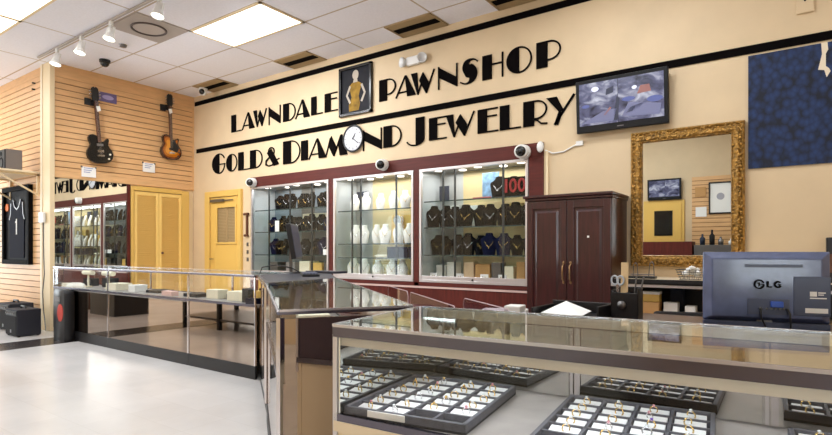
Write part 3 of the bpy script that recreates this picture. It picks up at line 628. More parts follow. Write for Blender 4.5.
# ------------------------------------------------------------------ built-in showcases
b = MB(); Yf = WY - .018
b.box((-7.09, Yf, 2.135), (-2.22, WY + .1, 2.29)); b.box((-5.36, Yf, .70), (-5.28, WY + .1, 2.135)); b.box((-3.905, Yf, .70), (-3.825, WY + .1, 2.135)); b.box((-2.385, Yf, 0), (-2.22, WY + .1, 2.135)); b.box((-7.09, Yf, .71), (-2.385, WY + .1, .758))
struct('trim_6', b, 'cherryh', .004)
b = MB(); b.box((-7.09, Yf + .004, 0), (-2.385, WY + .05, .685)); struct('trim_7', b, 'cherry')
b = MB(); b.box((-7.09, Yf - .006, .686), (-2.385, WY, .709)); struct('trim_8', b, mat('pale_pink_strip', (206, 176, 168), .4))
for x in (-5.32, -3.865):
    b = MB(); b.box((x - .035, Yf - .001, 0), (x + .035, Yf + .004, .685)); struct('trim_9', b, 'cherry')
BAYS = [('left', -7.07, -5.37), ('middle', -5.275, -3.91), ('right', -3.82, -2.39)]
SH = {'left': [1.77, 1.43, 1.08], 'middle': [1.685, 1.235, 1.05], 'right': [1.745, 1.425, 1.09]}
DEP = .46
def showcase(side, x0, x1):
    t = thing('display_cabinet', {'left': 'left built-in glass showcase full of dark jewellery busts behind the small monitor', 'middle': 'middle built-in glass showcase holding white necklace busts', 'right': 'right built-in glass showcase with rows of black busts and red numerals'}[side], 'display cabinet', ((x0 + x1) / 2, WY, .76), group='built-in glass showcases')
    w = (x1 - x0) / 2; H = 2.135 - .76; D = DEP
    b = MB(); e = .032; framed_box(b, -w, w, 0, H, -.022, .012, e); b.box((-w + e, -.02, e), (w - e, .0, e + .045)); b.build('window_frame', 'alu', t, .003)
    MB().box((-w + e, -.006, e), (w - e, .0, H - e)).build('glass_pane', 'glass', t)
    MB().box((-w, .012, -.02), (w, D, 0)).build('deck', 'lamc', t)
    MB().box((-w, .012, H), (w, D, H + .02)).build('top_panel', mat('cab_top', (120, 118, 118), .4), t)
    MB().box((-w - .015, .012, 0), (-w, D, H)).build('side_panel', mat('reflection_pale_side', (198, 204, 206), .15), t); MB().box((w, .012, 0), (w + .015, D, H)).build('side_panel', 'mirror', t)  # pale left side paints in reflected windows, in place of a mirror
    bp = MB(); bp.m = 0
    cut = {'left': (-.25, .1), 'middle': (-.55, .75), 'right': (-.52, .85)}[side]
    a, c = cut[0] * 2 * w * .5 + 0, cut[1] * 2 * w * .5
    bp.m = 1; bp.box((-w, D, 0), (a, D + .015, H)); bp.m = 0; bp.box((a, D, 0), (c, D + .015, H)); bp.m = 1 if side == 'left' else 0; bp.box((c, D, 0), (w, D + .015, H)); bp.build('back_panel', [mat('cab_back', (216, 196, 146) if side != 'left' else (104, 102, 96), .5), mat('reflection_pale_back', (182, 184, 182) if side != 'left' else (120, 132, 140), .3)], t)  # paler back strips stand in for mirrored reflections, painted into the colour
    for z in SH[side]:
        z -= .76; s = MB(); s.box((-w + .03, .05, z - .008), (w - .03, D - .03, z)); so = s.build('shelf', 'shelfg', t)
        MB().box((-w + .03, .042, z - .013), (w - .03, .05, z + .001)).build('shelf_edge', mat('glass_edge', (50, 68, 66), .25), so)
    for x in (-w * .56, w * .0 if side == 'left' else -w * .33, w * .55):
        MB().box((x - .011, .03, 0), (x + .011, .045, H)).build('standard', mat('dark_standard', (52, 58, 60), .4, metal=.5), t)
    for i in range(5):
        x = -w + 2 * w * (i + .6) / 5.2; l = MB(); l.cyl((x, .16 + .12 * (i % 2), H - .012), (x, .16 + .12 * (i % 2), H - .001), .045, n=18); l.build('spotlight', 'lens', t)
    L = bpy.data.lights.new('case_light', 'AREA'); L.shape = 'RECTANGLE'; L.size = 2 * w * .85; L.size_y = .3; L.energy = 6.5; L.color = (1, .985, .96)
    lo = bpy.data.objects.new('case_light', L); COL.objects.link(lo); lo.parent = t; lo.location = (0, D / 2, H - .02)
    b = MB(); b.cyl((w * .05, -.022, e + .012), (w * .05, -.03, e + .012), .012); b.build('lock', 'blackp', t)
for s in BAYS: showcase(*s)

def bust_mesh(kind):
    """open-neck necklace display: wide shoulders, slim curved neck, leaning back"""
    b = MB(); rings = []
    prof = {'white': [(0, .046, .03, 0), (.02, .05, .032, 0), (.07, .058, .032, .004), (.13, .066, .03, .014), (.165, .06, .027, .024), (.195, .04, .024, .034), (.22, .030, .022, .040), (.245, .034, .022, .044), (.25, .02, .015, .046)],
            'black': [(0, .050, .03, 0), (.04, .054, .032, 0), (.09, .062, .032, .004), (.135, .071, .026, .012), (.155, .066, .024, .018), (.170, .046, .022, .024), (.185, .034, .02, .028), (.205, .031, .02, .032), (.21, .02, .015, .032)]}[kind]
    for z, w, d, y in prof: rings.append([(w * math.cos(2 * PI * i / 16), y + d * math.sin(2 * PI * i / 16), z) for i in range(16)])
    b.loft(rings); return b
def neck_mesh(kind):
    b = MB(); top = .19 if kind == 'white' else .155; lo = .1 if kind == 'white' else .08; pts = []
    for i in range(13):
        u = -1 + i / 6; z = lo + (top - lo) * abs(u) ** 1.5; x = u * (.046 if kind == 'white' else .05)
        y = (-.034 if kind == 'white' else -.034) + .045 * u * u
        pts.append((x, y, z))
    b.tube(pts, .0016, 6); b.ball((0, -.036, lo - .008), .006, 8); return b
PROTO = {}
def bust(kind, x, y, z, sc, rz, lab, grp, metal):
    key = (kind, metal)
    if key not in PROTO:
        t = thing('jewelry_bust', lab, 'necklace bust'); o = bust_mesh('black' if kind != 'white' else 'white').build('stand', {'white': 'leatherw', 'black': 'velvet', 'navy': 'navyv'}[kind], t); n = neck_mesh('black' if kind != 'white' else 'white').build('necklace', metal, t); PROTO[key] = (t, [o, n])
    else:
        t0, kids = PROTO[key]; t = t0.copy(); COL.objects.link(t)
        for k in kids: c = k.copy(); COL.objects.link(c); c.parent = t
    t.location = (x, y, z); t.rotation_euler = (0, 0, rz); t.scale = (sc[0] * (1.15 if kind != 'white' else 1.1), sc[1], sc[2]); tag(t, lab, 'necklace bust', grp)
def row(side, x0, x1, n, z, shelf, kind, sz, jit=.15, gap_at=()):
    for i in range(n):
        k = kind[i % len(kind)] if isinstance(kind, list) else kind
        x = x0 + (x1 - x0) * (i / max(1, n - 1)); s = sz * random.uniform(.92, 1.08)
        bust(k, x + random.uniform(-.01, .01), WY + .2 + random.uniform(-.05, .05), z, (s * random.uniform(.95, 1.1), s, s), random.uniform(-jit, jit) + (.55 if k == 'white' else .3), '%s necklace bust, %s from left on the %s of the %s showcase' % (k, ORD[i], shelf, side), 'necklace busts in the %s showcase' % side, random.choice(['gold', 'silver']))
row('middle', -5.08, -3.98, 6, 1.685, 'top shelf', 'white', 1.0)
row('middle', -5.06, -3.97, 7, 1.235, 'second shelf', 'white', 1.05)
row('middle', -5.1, -4.0, 6, .762, 'bottom deck', 'white', 1.1)
row('right', -2.86, -2.47, 3, 1.745, 'top shelf', 'black', 1.2)
row('right', -3.73, -2.48, 9, 1.425, 'second shelf', 'black', 1.22)
row('right', -3.73, -2.48, 9, 1.09, 'third shelf', ['black', 'black', 'black', 'black', 'black', 'navy', 'navy', 'black', 'black'], 1.2)
row('left', -6.62, -5.48, 9, 1.77, 'top shelf', 'black', 1.1, .4)
row('left', -6.76, -5.48, 10, 1.43, 'second shelf', ['navy', 'black', 'black', 'black', 'black', 'black', 'black', 'black'], 1.15, .4)
row('left', -6.78, -5.48, 10, 1.08, 'third shelf', ['navy', 'black', 'black', 'black', 'black', 'black', 'black', 'black'], 1.15, .4)
# red numerals in the right showcase
t = thing('red_numerals', 'red glowing number 100 on a black card, top shelf of the right showcase', 'sign', (-2.60, WY + .09, 1.745))
MB().box((-.15, .012, 0), (.15, .02, .22)).build('backing', 'black', t)
b = MB(); b.box((-.12, 0, .05), (-.09, .012, .20))
for cx in (-.02, .085): stroke(b, arc(cx, .125, .034, .066, 0, 2 * PI, 20), .024, tl(0, .012, 0))
b.build('digits', 'redled', t)
def boxthing(name, lab, cat, m, x0, x1, y0, y1, z0, z1, grp=None, lidm=None):
    t = thing(name, lab, cat, ((x0 + x1) / 2, (y0 + y1) / 2, z0), group=grp); w, d, h = (x1 - x0) / 2, (y1 - y0) / 2, z1 - z0
    MB().box((-w, -d, 0), (w, d, h * (.72 if lidm else 1))).build('box_body', m, t, .003)
    if lidm: MB().box((-w - .003, -d - .003, h * .72), (w + .003, d + .003, h)).build('lid', lidm, t, .003)
    return t
def stuff_row():
    B = boxthing; Y0 = WY + .30
    for i, (x0, x1) in enumerate(((-4.42, -4.24), (-4.22, -4.09), (-4.07, -3.94))): B('jewelry_box', 'navy box on the third shelf of the middle showcase, %s from left' % ORD[i], 'box', 'navyv', x0, x1, WY + .1, WY + .28, 1.05, 1.19, 'navy boxes in the middle showcase')
    B('carton', 'yellow carton standing behind the busts in the middle showcase', 'box', 'boxy', -4.55, -4.12, WY + .36, WY + .42, 1.235, 1.62)
    t = thing('desk_clock', 'round dial clock in front of the yellow carton in the middle showcase', 'clock', (-4.40, WY + .3, 1.55)); MB().cyl((0, 0, .0), (0, .03, 0), .07, n=24).build('dial', 'dial', t); MB().tube([(.072 * math.cos(a), 0, .072 * math.sin(a)) for a in [2 * PI * i / 24 for i in range(24)]], .008, closed=True).build('rim', 'gold', t); MB().box((-.05, .0, -.315), (.05, .06, -.07)).build('stand', 'boxy', t)
    b = MB(); b.loft([[(-.16 + .04 * i, .02 * math.cos(a) * r, .02 + .02 * math.sin(a) * r) for a in [2 * PI * k / 8 for k in range(8)]] for i, r in enumerate((.3, .9, 1.1, 1., 1.1, .9, .6, .3))]); o = b.build('shell_ornament', 'leathert'); o.location = (-4.56, WY + .2, 1.05); tag(o, 'pale shell-like ornament on the third shelf of the middle showcase', 'ornament')
    B('jewelry_box', 'small white card box in the bottom left corner of the middle showcase', 'box', 'paper', -5.23, -5.12, WY + .05, WY + .14, .762, .83)
    B('picture_stand', 'dark photo panel on the top shelf of the middle showcase, left end', 'picture', 'boxb', -5.2, -5.02, WY + .38, WY + .40, 1.745, 1.98)
    B('picture_stand', 'black framed panel on the top shelf of the middle showcase, right end', 'picture', 'boxb', -4.16, -3.97, WY + .40, WY + .42, 1.80, 2.05)
    # right showcase
    B('picture_stand', 'grey tablet panel on the top shelf of the right showcase, left end', 'picture', 'boxb', -3.76, -3.62, WY + .34, WY + .36, 1.745, 1.96)
    B('poster_card', 'light blue printed card on the top shelf of the right showcase', 'card', mat('pale_blue_print', (120, 158, 190), .6, noise=.25, nscale=14), -3.12, -2.90, WY + .3, WY + .31, 1.745, 2.07)
    B('label_strip', 'narrow red and white strip on the shelf beside the blue card', 'card', mat('red_strip', (186, 90, 90), .6), -3.14, -2.90, WY + .1, WY + .12, 1.745, 1.765)
    for i, (x0, x1, m, h) in enumerate(((-3.76, -3.63, 'paper', .2), (-3.6, -3.47, 'paper', .24), (-3.36, -3.22, 'lam', .24), (-3.2, -3.0, 'card', .22), (-2.98, -2.86, 'tiny', .24), (-2.83, -2.70, 'leathert', .2), (-2.66, -2.56, 'card', .25), (-2.52, -2.44, 'paper', .22))):
        B('storage_box', '%s box on the bottom deck of the right showcase' % ['white', 'tall white', 'beige', 'broad brown', 'grey', 'cream', 'narrow brown', 'slim white'][i], 'box', m, x0, x1, WY + .27, WY + .4, .762, .762 + h, 'boxes at the bottom of the right showcase')
    for i, x in enumerate((-3.68, -3.31, -2.98, -2.75)):
        t = thing('earring_card', 'small %s earring card at the front of the right showcase deck' % ['leftmost white', 'second white', 'third white', 'rightmost white'][i], 'card', (x, WY + .09, .80), group='earring cards on the deck'); MB().box((-.05, 0, 0), (.05, .012, .07)).build('card', 'paper', t); MB().ball((-.015, -.006, .04), .006, 8).build('earring', 'gold', t); MB().ball((.015, -.006, .04), .006, 8).build('earring', 'gold', t)
    for i, (x0, x1, h, m) in enumerate(((-3.4, -3.15, .1, 'paper'), (-2.83, -2.62, .1, 'boxy'), (-3.72, -3.5, .11, 'paper'))):
        B('carton', ['flat white carton above the second row of black busts', 'yellow carton behind the second row of black busts', 'white carton at left behind the second bust row'][i] + ', right showcase', 'box', m, x0, x1, WY + .34, WY + .4, 1.425, 1.425 + .17 + h)
    # left showcase
    for i, (x0, x1, m, h) in enumerate(((-6.2, -5.98, 'leathert', .22), (-5.94, -5.72, 'boxy', .2), (-6.9, -6.7, 'tiny', .2), (-5.68, -5.5, 'tiny', .22), (-6.5, -6.3, 'deck', .2))):
        B('storage_box', '%s box on the bottom deck of the left showcase' % ['cream', 'yellow', 'far left grey', 'far right grey', 'stone coloured'][i], 'box', m, x0, x1, WY + .2, WY + .4, .762, .762 + h, 'boxes at the bottom of the left showcase')
    B('price_card', 'white card at the right end of the third shelf, left showcase', 'card', 'paper', -5.55, -5.4, WY + .055, WY + .07, 1.08, 1.16)
    B('price_card', 'tall white card in the second bust row of the left showcase', 'card', 'paper', -6.59, -6.50, WY + .06, WY + .07, 1.43, 1.60)
    for i, (x0, x1) in enumerate(((-6.3, -6.1), (-6.05, -5.85), (-5.82, -5.6))): B('carton', 'pale carton behind the busts on the second shelf of the left showcase, %s from left' % ORD[i], 'box', 'leathert', x0, x1, WY + .36, WY + .42, 1.43, 1.71)
stuff_row()
t = thing('wall_hanger', 'brown wooden scroll hanger on the wall between yellow door and showcase', 'hanger', (-7.17, WY, 1.55))
MB().box((-.02, -.03, -.16), (.02, 0, .16)).build('stem', 'rosew', t, .008); MB().cyl((-.05, -.03, .17), (.05, -.03, .17), .022).build('top_bar', 'rosew', t); MB().cyl((-.04, -.03, -.17), (.04, -.03, -.17), .02).build('foot_bar', 'rosew', t)
for i, z in enumerate((1.24, 1.12, 1.0)): tag(MB().box((-7.185, WY - .012, z - .03), (-7.15, WY, z + .03)).build('wall_switch', 'tiny'), '%s small switch on the strip of wall left of the showcases' % ['upper', 'middle', 'lower'][i], 'switch', 'small switches by the showcase')

# ------------------------------------------------------------------ display counters
ZT = .93
def counter(name, lab, q, faces, zd=.66, kick=.12, top='glasst', rail='rail', railh=.032, backrail=None, post='chrome', posts=(0, 1, 2, 3), pw=.022):
    """q: four floor corners, counterclockwise from front left; faces: per edge (upper, lower) material keys or None; edge i runs q[i]->q[i+1]"""
    c = (sum(p[0] for p in q) / 4, sum(p[1] for p in q) / 4)
    t = thing(name, lab, 'display counter', (c[0], c[1], 0), group='glass display counters'); q = [(p[0] - c[0], p[1] - c[1]) for p in q]
    ins = lambda k: [tuple(Vector(p) * (1 - k / Vector(p).length)) for p in q]
    MB().slab(q, ZT - .007, ZT).build('glass_top', top, t)
    MB().slab(ins(.012), zd - .03, zd).build('deck', 'deck', t)
    for i in range(4):
        p, r = q[i], q[(i + 1) % 4]; up, lo, nm = faces[i]
        if up: MB().strip(p, r, zd, ZT - .007, .006, .003).build(nm + '_glass' if up in ('glass',) else nm + '_mirror', up, t)
        if lo: MB().strip(p, r, kick, zd - .002 if up or nm != 'end mirror' else ZT - .034, .018, .004).build(nm.replace(' ', '_') + '_panel', lo, t)
        if nm == 'side': continue
        MB().strip(p, r, ZT - railh, ZT - .0075, .02, -.008).build('top_rail', (backrail or rail) if i == 2 else rail, t)
        MB().strip(p, r, ZT - .0072, ZT + .001, .007, -.009).build('rail_edge', 'bright', t)
        if nm != 'end mirror': MB().strip(p, r, zd - .018, zd + .006, .016, -.004).build('deck_rail', rail, t)
        MB().strip(p, r, 0, kick, .02, .0).build('kick_board', 'tortoise', t)
    for i in posts:
        MB().cbox((q[i][0] * .995, q[i][1] * .99, (ZT - .03 + kick) / 2), (pw, pw, ZT - .03 - kick)).build('post', post, t)
    return t, c
G = ('glass', 'bronze', 'front'); GE = ('glass', 'bronze', 'end'); GB = ('smoke', 'lam', 'back')
LY = 3.06
counter('display_counter', 'mirrored glass counter against the left wall, farthest of the long row', [(-8.15, LY), (-6.65, LY), (-6.65, LY + .52), (-8.15, LY + .52)], [G, (None, None, 'side'), ('glass', 'lam', 'back'), (None, None, 'side')], railh=.022, pw=.012)
counter('display_counter', 'mirrored glass counter in the middle of the left row, before the yellow bifold door', [(-6.645, LY), (-4.985, LY), (-4.985, LY + .52), (-6.645, LY + .52)], [G, (None, None, 'side'), ('glass', 'lam', 'back'), (None, None, 'side')], railh=.022, pw=.012)
counter('display_counter', 'short mirrored glass counter at the right end of the left row by the corner', [(-4.98, LY), (-3.94, LY), (-3.94, LY + .52), (-4.98, LY + .52)], [G, (None, None, 'side'), ('glass', 'lam', 'back'), (None, None, 'side')], railh=.022, pw=.012)
# slanting counter between the left row and the ring counter
DQ = [(-1.56, 1.32), (-1.315, 1.775), (-2.985, 3.09), (-2.93, 2.36)]
DQ = [(-2.93, 2.37), (-1.56, 1.32), (-1.268, 1.738), (-2.985, 3.09)]
counter('display_counter', 'slanting glass counter with bronze mirrored base left of the ring counter', DQ, [G, (None, 'bronze', 'end mirror'), ('glass', 'lam', 'back'), (None, 'lam', 'end')], railh=.018)
t = thing('corner_counter', 'dark topped corner counter carrying the small monitor', 'counter', (-3.6, 3.2, 0))
CQ = [(-3.925 + 3.6, 3.10 - 3.2), (-2.955 + 3.6, 2.40 - 3.2), (-3.0 + 3.6, 3.11 - 3.2), (-3.925 + 3.6, 3.96 - 3.2)]
MB().slab(CQ, ZT - .03, ZT).build('worktop', mat('slate_top', (32, 36, 52), .4), t)
MB().slab([(x * .95, y * .95) for x, y in CQ], .1, ZT - .03).build('body', 'lam', t)
MB().strip(CQ[0], CQ[1], .12, ZT - .03, .01, -.012).build('mirror_panel', 'bronze', t)
MB().strip(CQ[0], CQ[1], 0, .12, .02, .0).build('kick_board', 'tortoise', t)
MB().strip(CQ[0], CQ[1], ZT - .032, ZT + .002, .02, -.02).build('edge_rail', 'rail', t)
# ring counter in the foreground
e1 = Vector((math.cos(math.radians(4)), math.sin(math.radians(4)))); e2 = Vector((-e1.y, e1.x)); FL = Vector((-1.13, 1.165))
def rc(u, v): p = FL + e1 * u + e2 * v; return (p.x, p.y)
RQ = [rc(0, 0), rc(1.75, 0), rc(1.75, .57), rc(-.04, .57)]
ring_counter, RC = counter('display_counter', 'foreground glass counter with cream base displaying trays of rings', RQ, [('glass', 'lamc', 'front'), ('glass', 'lamc', 'end'), (None, 'lamc', 'back'), (None, 'lamc', 'end')], zd=.66, railh=.036, backrail='lamc', posts=())
loc = lambda p: (p[0] - RC[0], p[1] - RC[1])
MB().strip(loc(rc(-.04, .57)), loc(rc(0, 0)), .645, ZT - .04, .006, .014).build('end_mirror', 'mirror', ring_counter)
MB().strip(loc(rc(-.04, .57)), loc(rc(0, 0)), .665, ZT - .01, .008, .004).build('mirror_backing', 'mback', ring_counter)
for a, c in ((0.005, .56), (.57, 1.10), (1.11, 1.74)):
    o = MB(); o.strip(loc(rc(c, .555)), loc(rc(a - .03, .555)), .663, ZT - .038, .006, 0); o.build('sliding_mirror_door', 'smoke', ring_counter)
for u in (.565, 1.105):
    MB().strip(loc(rc(u + .014, .548)), loc(rc(u - .004, .548)), .663, ZT - .038, .006, 0).build('door_stile', 'chrome', ring_counter); MB().strip(loc(rc(u - .009, .548)), loc(rc(u - .018, .548)), .663, ZT - .038, .006, 0).build('door_stile', 'chrome', ring_counter)
MB().strip(loc(rc(-.004, .002)), loc(rc(.012, .002)), .60, ZT - .03, .012, -.006).build('corner_post', 'alu', ring_counter)
MB().strip(loc(rc(0, -.006)), loc(rc(1.75, -.006)), .615, .645, .012, 0).build('sill_rail', 'lamc', ring_counter)

o = MB(); o.strip(loc(rc(.012, .008)), loc(rc(1.74, .008)), ZT - .063, ZT - .036, .012, 0); o.build('valance', mat('cream_valance', (214, 206, 190), .45), ring_counter)
L = bpy.data.lights.new('counter_fill_light', 'AREA'); L.shape = 'RECTANGLE'; L.size = 1.6; L.size_y = .02; L.energy = 2.2; L.color = (.95, .97, 1)  # added fill lamp under the rail, no fitting built; brightens the trays
lo = bpy.data.objects.new('counter_fill_light', L); COL.objects.link(lo); lo.parent = ring_counter; p_ = loc(rc(.87, .025)); lo.location = (p_[0], p_[1] + .012, ZT - .05); lo.rotation_euler = (.5, 0, math.radians(4))

# ring trays -------------------------------------------------------
def ring_meshes():
    b = MB(); b.tube([(.0105 * math.cos(a), 0, .0105 * math.sin(a)) for a in [2 * PI * i / 18 for i in range(18)]], .0019, 6, True); band = b
    g = MB(); g.lathe([(.0001, -.003), (.004, .001), (.0042, .0025), (.0025, .004), (.0001, .004)], 10, tl(0, 0, .0125)); g.box((-.0045, -.003, .0095), (.0045, .003, .011)); return band, g
band_b, gem_b = ring_meshes(); ring_cache = {}
def ring(p, rz, tilt, metal, gem, lab, grp, s=1.15):
    k = (metal, gem)
    if k not in ring_cache:
        t = thing('ring', lab, 'ring'); o = band_b.build('band', metal, t); g = gem_b.build('gemstone', gem, t); ring_cache[k] = (t, [o, g])
    else:
        t0, kids = ring_cache[k]; t = t0.copy(); COL.objects.link(t)
        for kk in kids: c = kk.copy(); COL.objects.link(c); c.parent = t
    t.location = p; t.rotation_euler = (tilt, 0, rz); t.scale = (s, s, s); tag(t, lab, 'ring', grp)
def tray(name, lab, cx, cy, rz, W, D, nx, ny, empty, tname, has_rings=True):
    z0 = .66; t = thing('ring_tray', lab, 'ring tray', (cx, cy, z0), rz, 'grey felt ring trays'); h = .03
    MB().box((-W / 2, -D / 2, .001), (W / 2, D / 2, .008)).build('tray_base', 'felt', t)
    b = MB(); e = .012
    for a, c in (((-W / 2, -D / 2), (W / 2, -D / 2 + e)), ((-W / 2, D / 2 - e), (W / 2, D / 2)), ((-W / 2, -D / 2), (-W / 2 + e, D / 2)), ((W / 2 - e, -D / 2), (W / 2, D / 2))): b.box((a[0], a[1], .001), (c[0], c[1], h))
    b.build('tray_rim', 'tray', t, .002)
    b = MB(); cw = (W - 2 * e) / nx; cd = (D - 2 * e) / ny
    for i in range(1, nx): b.box((-W / 2 + e + i * cw - .004, -D / 2 + e, .008), (-W / 2 + e + i * cw + .004, D / 2 - e, h - .004))
    for j in range(1, ny): b.box((-W / 2 + e, -D / 2 + e + j * cd - .004, .008), (W / 2 - e, -D / 2 + e + j * cd + .004, h - .004))
    b.build('dividers', 'tray', t)
    R = rot(rz)
    for j in range(ny):
        for i in range(nx):
            x = -W / 2 + e + (i + .5) * cw; y = -D / 2 + e + (j + .5) * cd
            if (i, j) in empty: continue
            a = MB(); w, d = cw / 2 - .009, cd / 2 - .008
            a.add([(x - w, y - d, .008), (x + w, y - d, .008), (x + w, y + d, .008), (x - w, y + d, .008), (x - w, y - d, .016), (x + w, y - d, .016), (x + w, y + d, .022), (x - w, y + d, .022)], [(0, 3, 2, 1), (4, 5, 6, 7), (0, 1, 5, 4), (1, 2, 6, 5), (2, 3, 7, 6), (3, 0, 4, 7)])
            a.build('pad', 'pad', t)
            if has_rings:
                p = Vector((cx, cy, 0)) + R @ Vector((x + random.uniform(-.008, .012), y + random.uniform(-.004, .006), 0)); p.z = z0 + .018 + .008
                metal = random.choice(['gold', 'gold', 'silver']); gem = random.choice(['gemw', 'gemw', 'gemw', 'gemp', 'gold'])
                if tname == 'right' and (i, j) == (2, ny - 3): gem = 'opal'
                gn = {'gemw': 'clear stone', 'gemp': 'pink stone', 'gold': 'gold bead', 'opal': 'purple stone'}[gem]
                ring(p, rz + random.uniform(-.7, .7), random.uniform(-.3, .3), metal, gem, '%s ring with %s, %s in the %s row of the %s tray' % (metal, gn, ORD[i], ['front', 'second', 'third', 'fourth', 'fifth', 'back'][j] if j < ny - 1 else 'back', tname), 'rings in the %s tray' % tname, random.uniform(.95, 1.15))
    return t
tray('ring_tray', 'grey ring tray at the left of the foreground counter, nearly full', -.945, 1.43, math.radians(8.5), .385, .46, 4, 6, {(2, 0), (3, 0)}, 'left')
tray('ring_tray', 'grey ring tray right of center in the foreground counter, with a purple stone', -.375, 1.49, math.radians(6.5), .405, .45, 4, 6, {(0, 0)}, 'right')
tray('ring_tray', 'grey ring tray at the right edge of the foreground counter, cut by the frame', .19, 1.52, math.radians(6), .40, .42, 4, 5, {(1, 2), (2, 3)}, 'far right')
t = thing('price_strip', 'white paper strip on the front rim of the left ring tray', 'label', (-.955, 1.1905, .672), math.radians(8.5)); MB().box((-.06, -.004, 0), (.06, 0, .018)).build('strip', 'paper', t)

# ------------------------------------------------------------------ things in the left counters
def tbar(x, y, lab):
    t = thing('bracelet_stand', lab, 'bracelet stand', (x, y, .66), group='cream T-bar stands'); MB().lathe([(.001, 0), (.045, 0), (.045, .012), (.012, .018), (.012, .17), (.001, .17)], 16).build('post', 'leathert', t); MB().cyl((-.13, 0, .19), (.13, 0, .19), .03).build('bar', 'leathert', t)
tbar(-7.7, 3.3, 'cream T-bar bracelet stand in the left counter, left one'); tbar(-7.15, 3.3, 'cream T-bar bracelet stand in the left counter, right one')
b = MB(); b.lathe([(.15, 0), (.15, .02), (.13, .045), (.08, .06), (.001, .063)], 24); o = b.build('dome_cushion', 'leatherw'); o.location = (-7.75, 3.17, .66); o.scale = (1.3, .6, 1); tag(o, 'white domed cushion below the left T-bar stand', 'cushion')
for i, (x0, x1, y0, y1, h, m, lab) in enumerate(((-8.06, -7.88, 3.12, 3.2, .05, 'leathert', 'cream pad at the far left end of the counter row'), (-8.1, -7.85, 3.4, 3.5, .10, 'felt', 'black velvet box behind the cream pad, far left counter'), (-7.55, -7.3, 3.4, 3.5, .12, 'felt', 'black velvet block behind the two T-bars'), (-7.0, -6.75, 3.2, 3.4, .08, 'leathert', 'cream block right of the T-bars'),
        (-6.45, -6.3, 3.2, 3.35, .08, 'paper', 'white card block in the middle counter'), (-6.15, -5.9, 3.25, 3.45, .03, 'felt', 'flat black tray in the middle counter'), (-5.62, -5.42, 3.14, 3.22, .05, mat('pink_pad', (226, 186, 180), .6), 'pink and white pad in the middle counter'), (-5.3, -5.05, 3.2, 3.4, .035, 'felt', 'small black tray near the panel joint'),
        (-4.92, -4.72, 3.22, 3.34, .09, 'leathert', 'cream necklace pad at the left of the short counter'), (-4.70, -4.58, 3.3, 3.4, .05, 'felt', 'black pad beside the cream necklace pad'), (-4.55, -4.28, 3.2, 3.4, .09, 'leathert', 'wide cream pad in the middle of the short counter'), (-4.26, -4.17, 3.16, 3.24, .13, 'felt', 'upright black box in the short counter'), (-4.15, -4.0, 3.2, 3.35, .11, 'boxy', 'orange box near the right end of the short counter'), (-4.13, -4.0, 3.1, 3.17, .05, 'navyv', 'blue pad in front of the orange box'))):
    boxthing('display_pad', lab, 'display pad', m, x0, x1, y0, y1, .6605, .6605 + h, 'pads in the left counters')
# things in the slanting counter
for i, (x, y, m, lab) in enumerate(((-1.9, 1.95, 'felt', 'black velvet pad near the front of the slanting counter'), (-2.3, 2.3, 'felt', 'black velvet pad in the middle of the slanting counter'), (-2.68, 2.55, 'leathert', 'cream pad at the far end of the slanting counter'))):
    o = boxthing('display_pad', lab, 'display pad', m, x - .15, x + .15, y - .1, y + .1, .6605, .69 + .02 * i, 'pads in the slanting counter'); o.rotation_euler.z = math.radians(-38)
# equipment on the corner counter
t = thing('computer_monitor', 'thin dark computer monitor seen edge-on before the left showcase', 'monitor', (-3.94, 3.52, ZT), math.radians(129.5))
MB().lathe([(.001, .014), (.10, .012), (.11, 0)], 24).build('stand_base', 'blackp', t); MB().box((-.025, .02, .01), (.025, .045, .3)).build('stand_neck', 'tiny', t)
Q = tl(0, 0, .30) @ Matrix.Rotation(-.16, 4, 'X')
MB(Q).box((-.22, -.02, -.165), (.22, .025, .165)).build('housing', 'blackp', t, .006); MB(Q).box((-.21, -.0225, -.15), (.21, -.02, .15)).build('screen', mat('off_screen', (58, 56, 84), .55), t)
t = thing('keyboard', 'dark keyboard lying on the corner counter below the edge-on monitor', 'keyboard', (-3.45, 3.25, ZT), math.radians(-40))
MB().box((-.22, -.07, 0), (.22, .07, .02)).build('case', 'blackp', t, .004); k = MB()
for r in range(5):
    for c in range(14): k.cbox((-.19 + c * .029, -.05 + r * .025, .023), (.024, .02, .008))
k.build('keys', 'lgdark', t)
boxthing('document_tray', 'flat dark tray on the corner counter at the showcase end', 'tray', mat('tray_navy', (38, 40, 56), .4), -3.9, -3.5, 3.62, 3.78, ZT, ZT + .02)
t = thing('cable', 'thin dark cable arching over the counter corner by the monitor', 'cable'); MB().tube([(-4.05, 3.2, ZT + .005), (-4.08, 3.25, ZT + .06), (-4.0, 3.35, ZT + .08), (-3.9, 3.45, ZT + .05), (-3.86, 3.52, ZT + .006)], .006).build('wire', 'blackp', t)
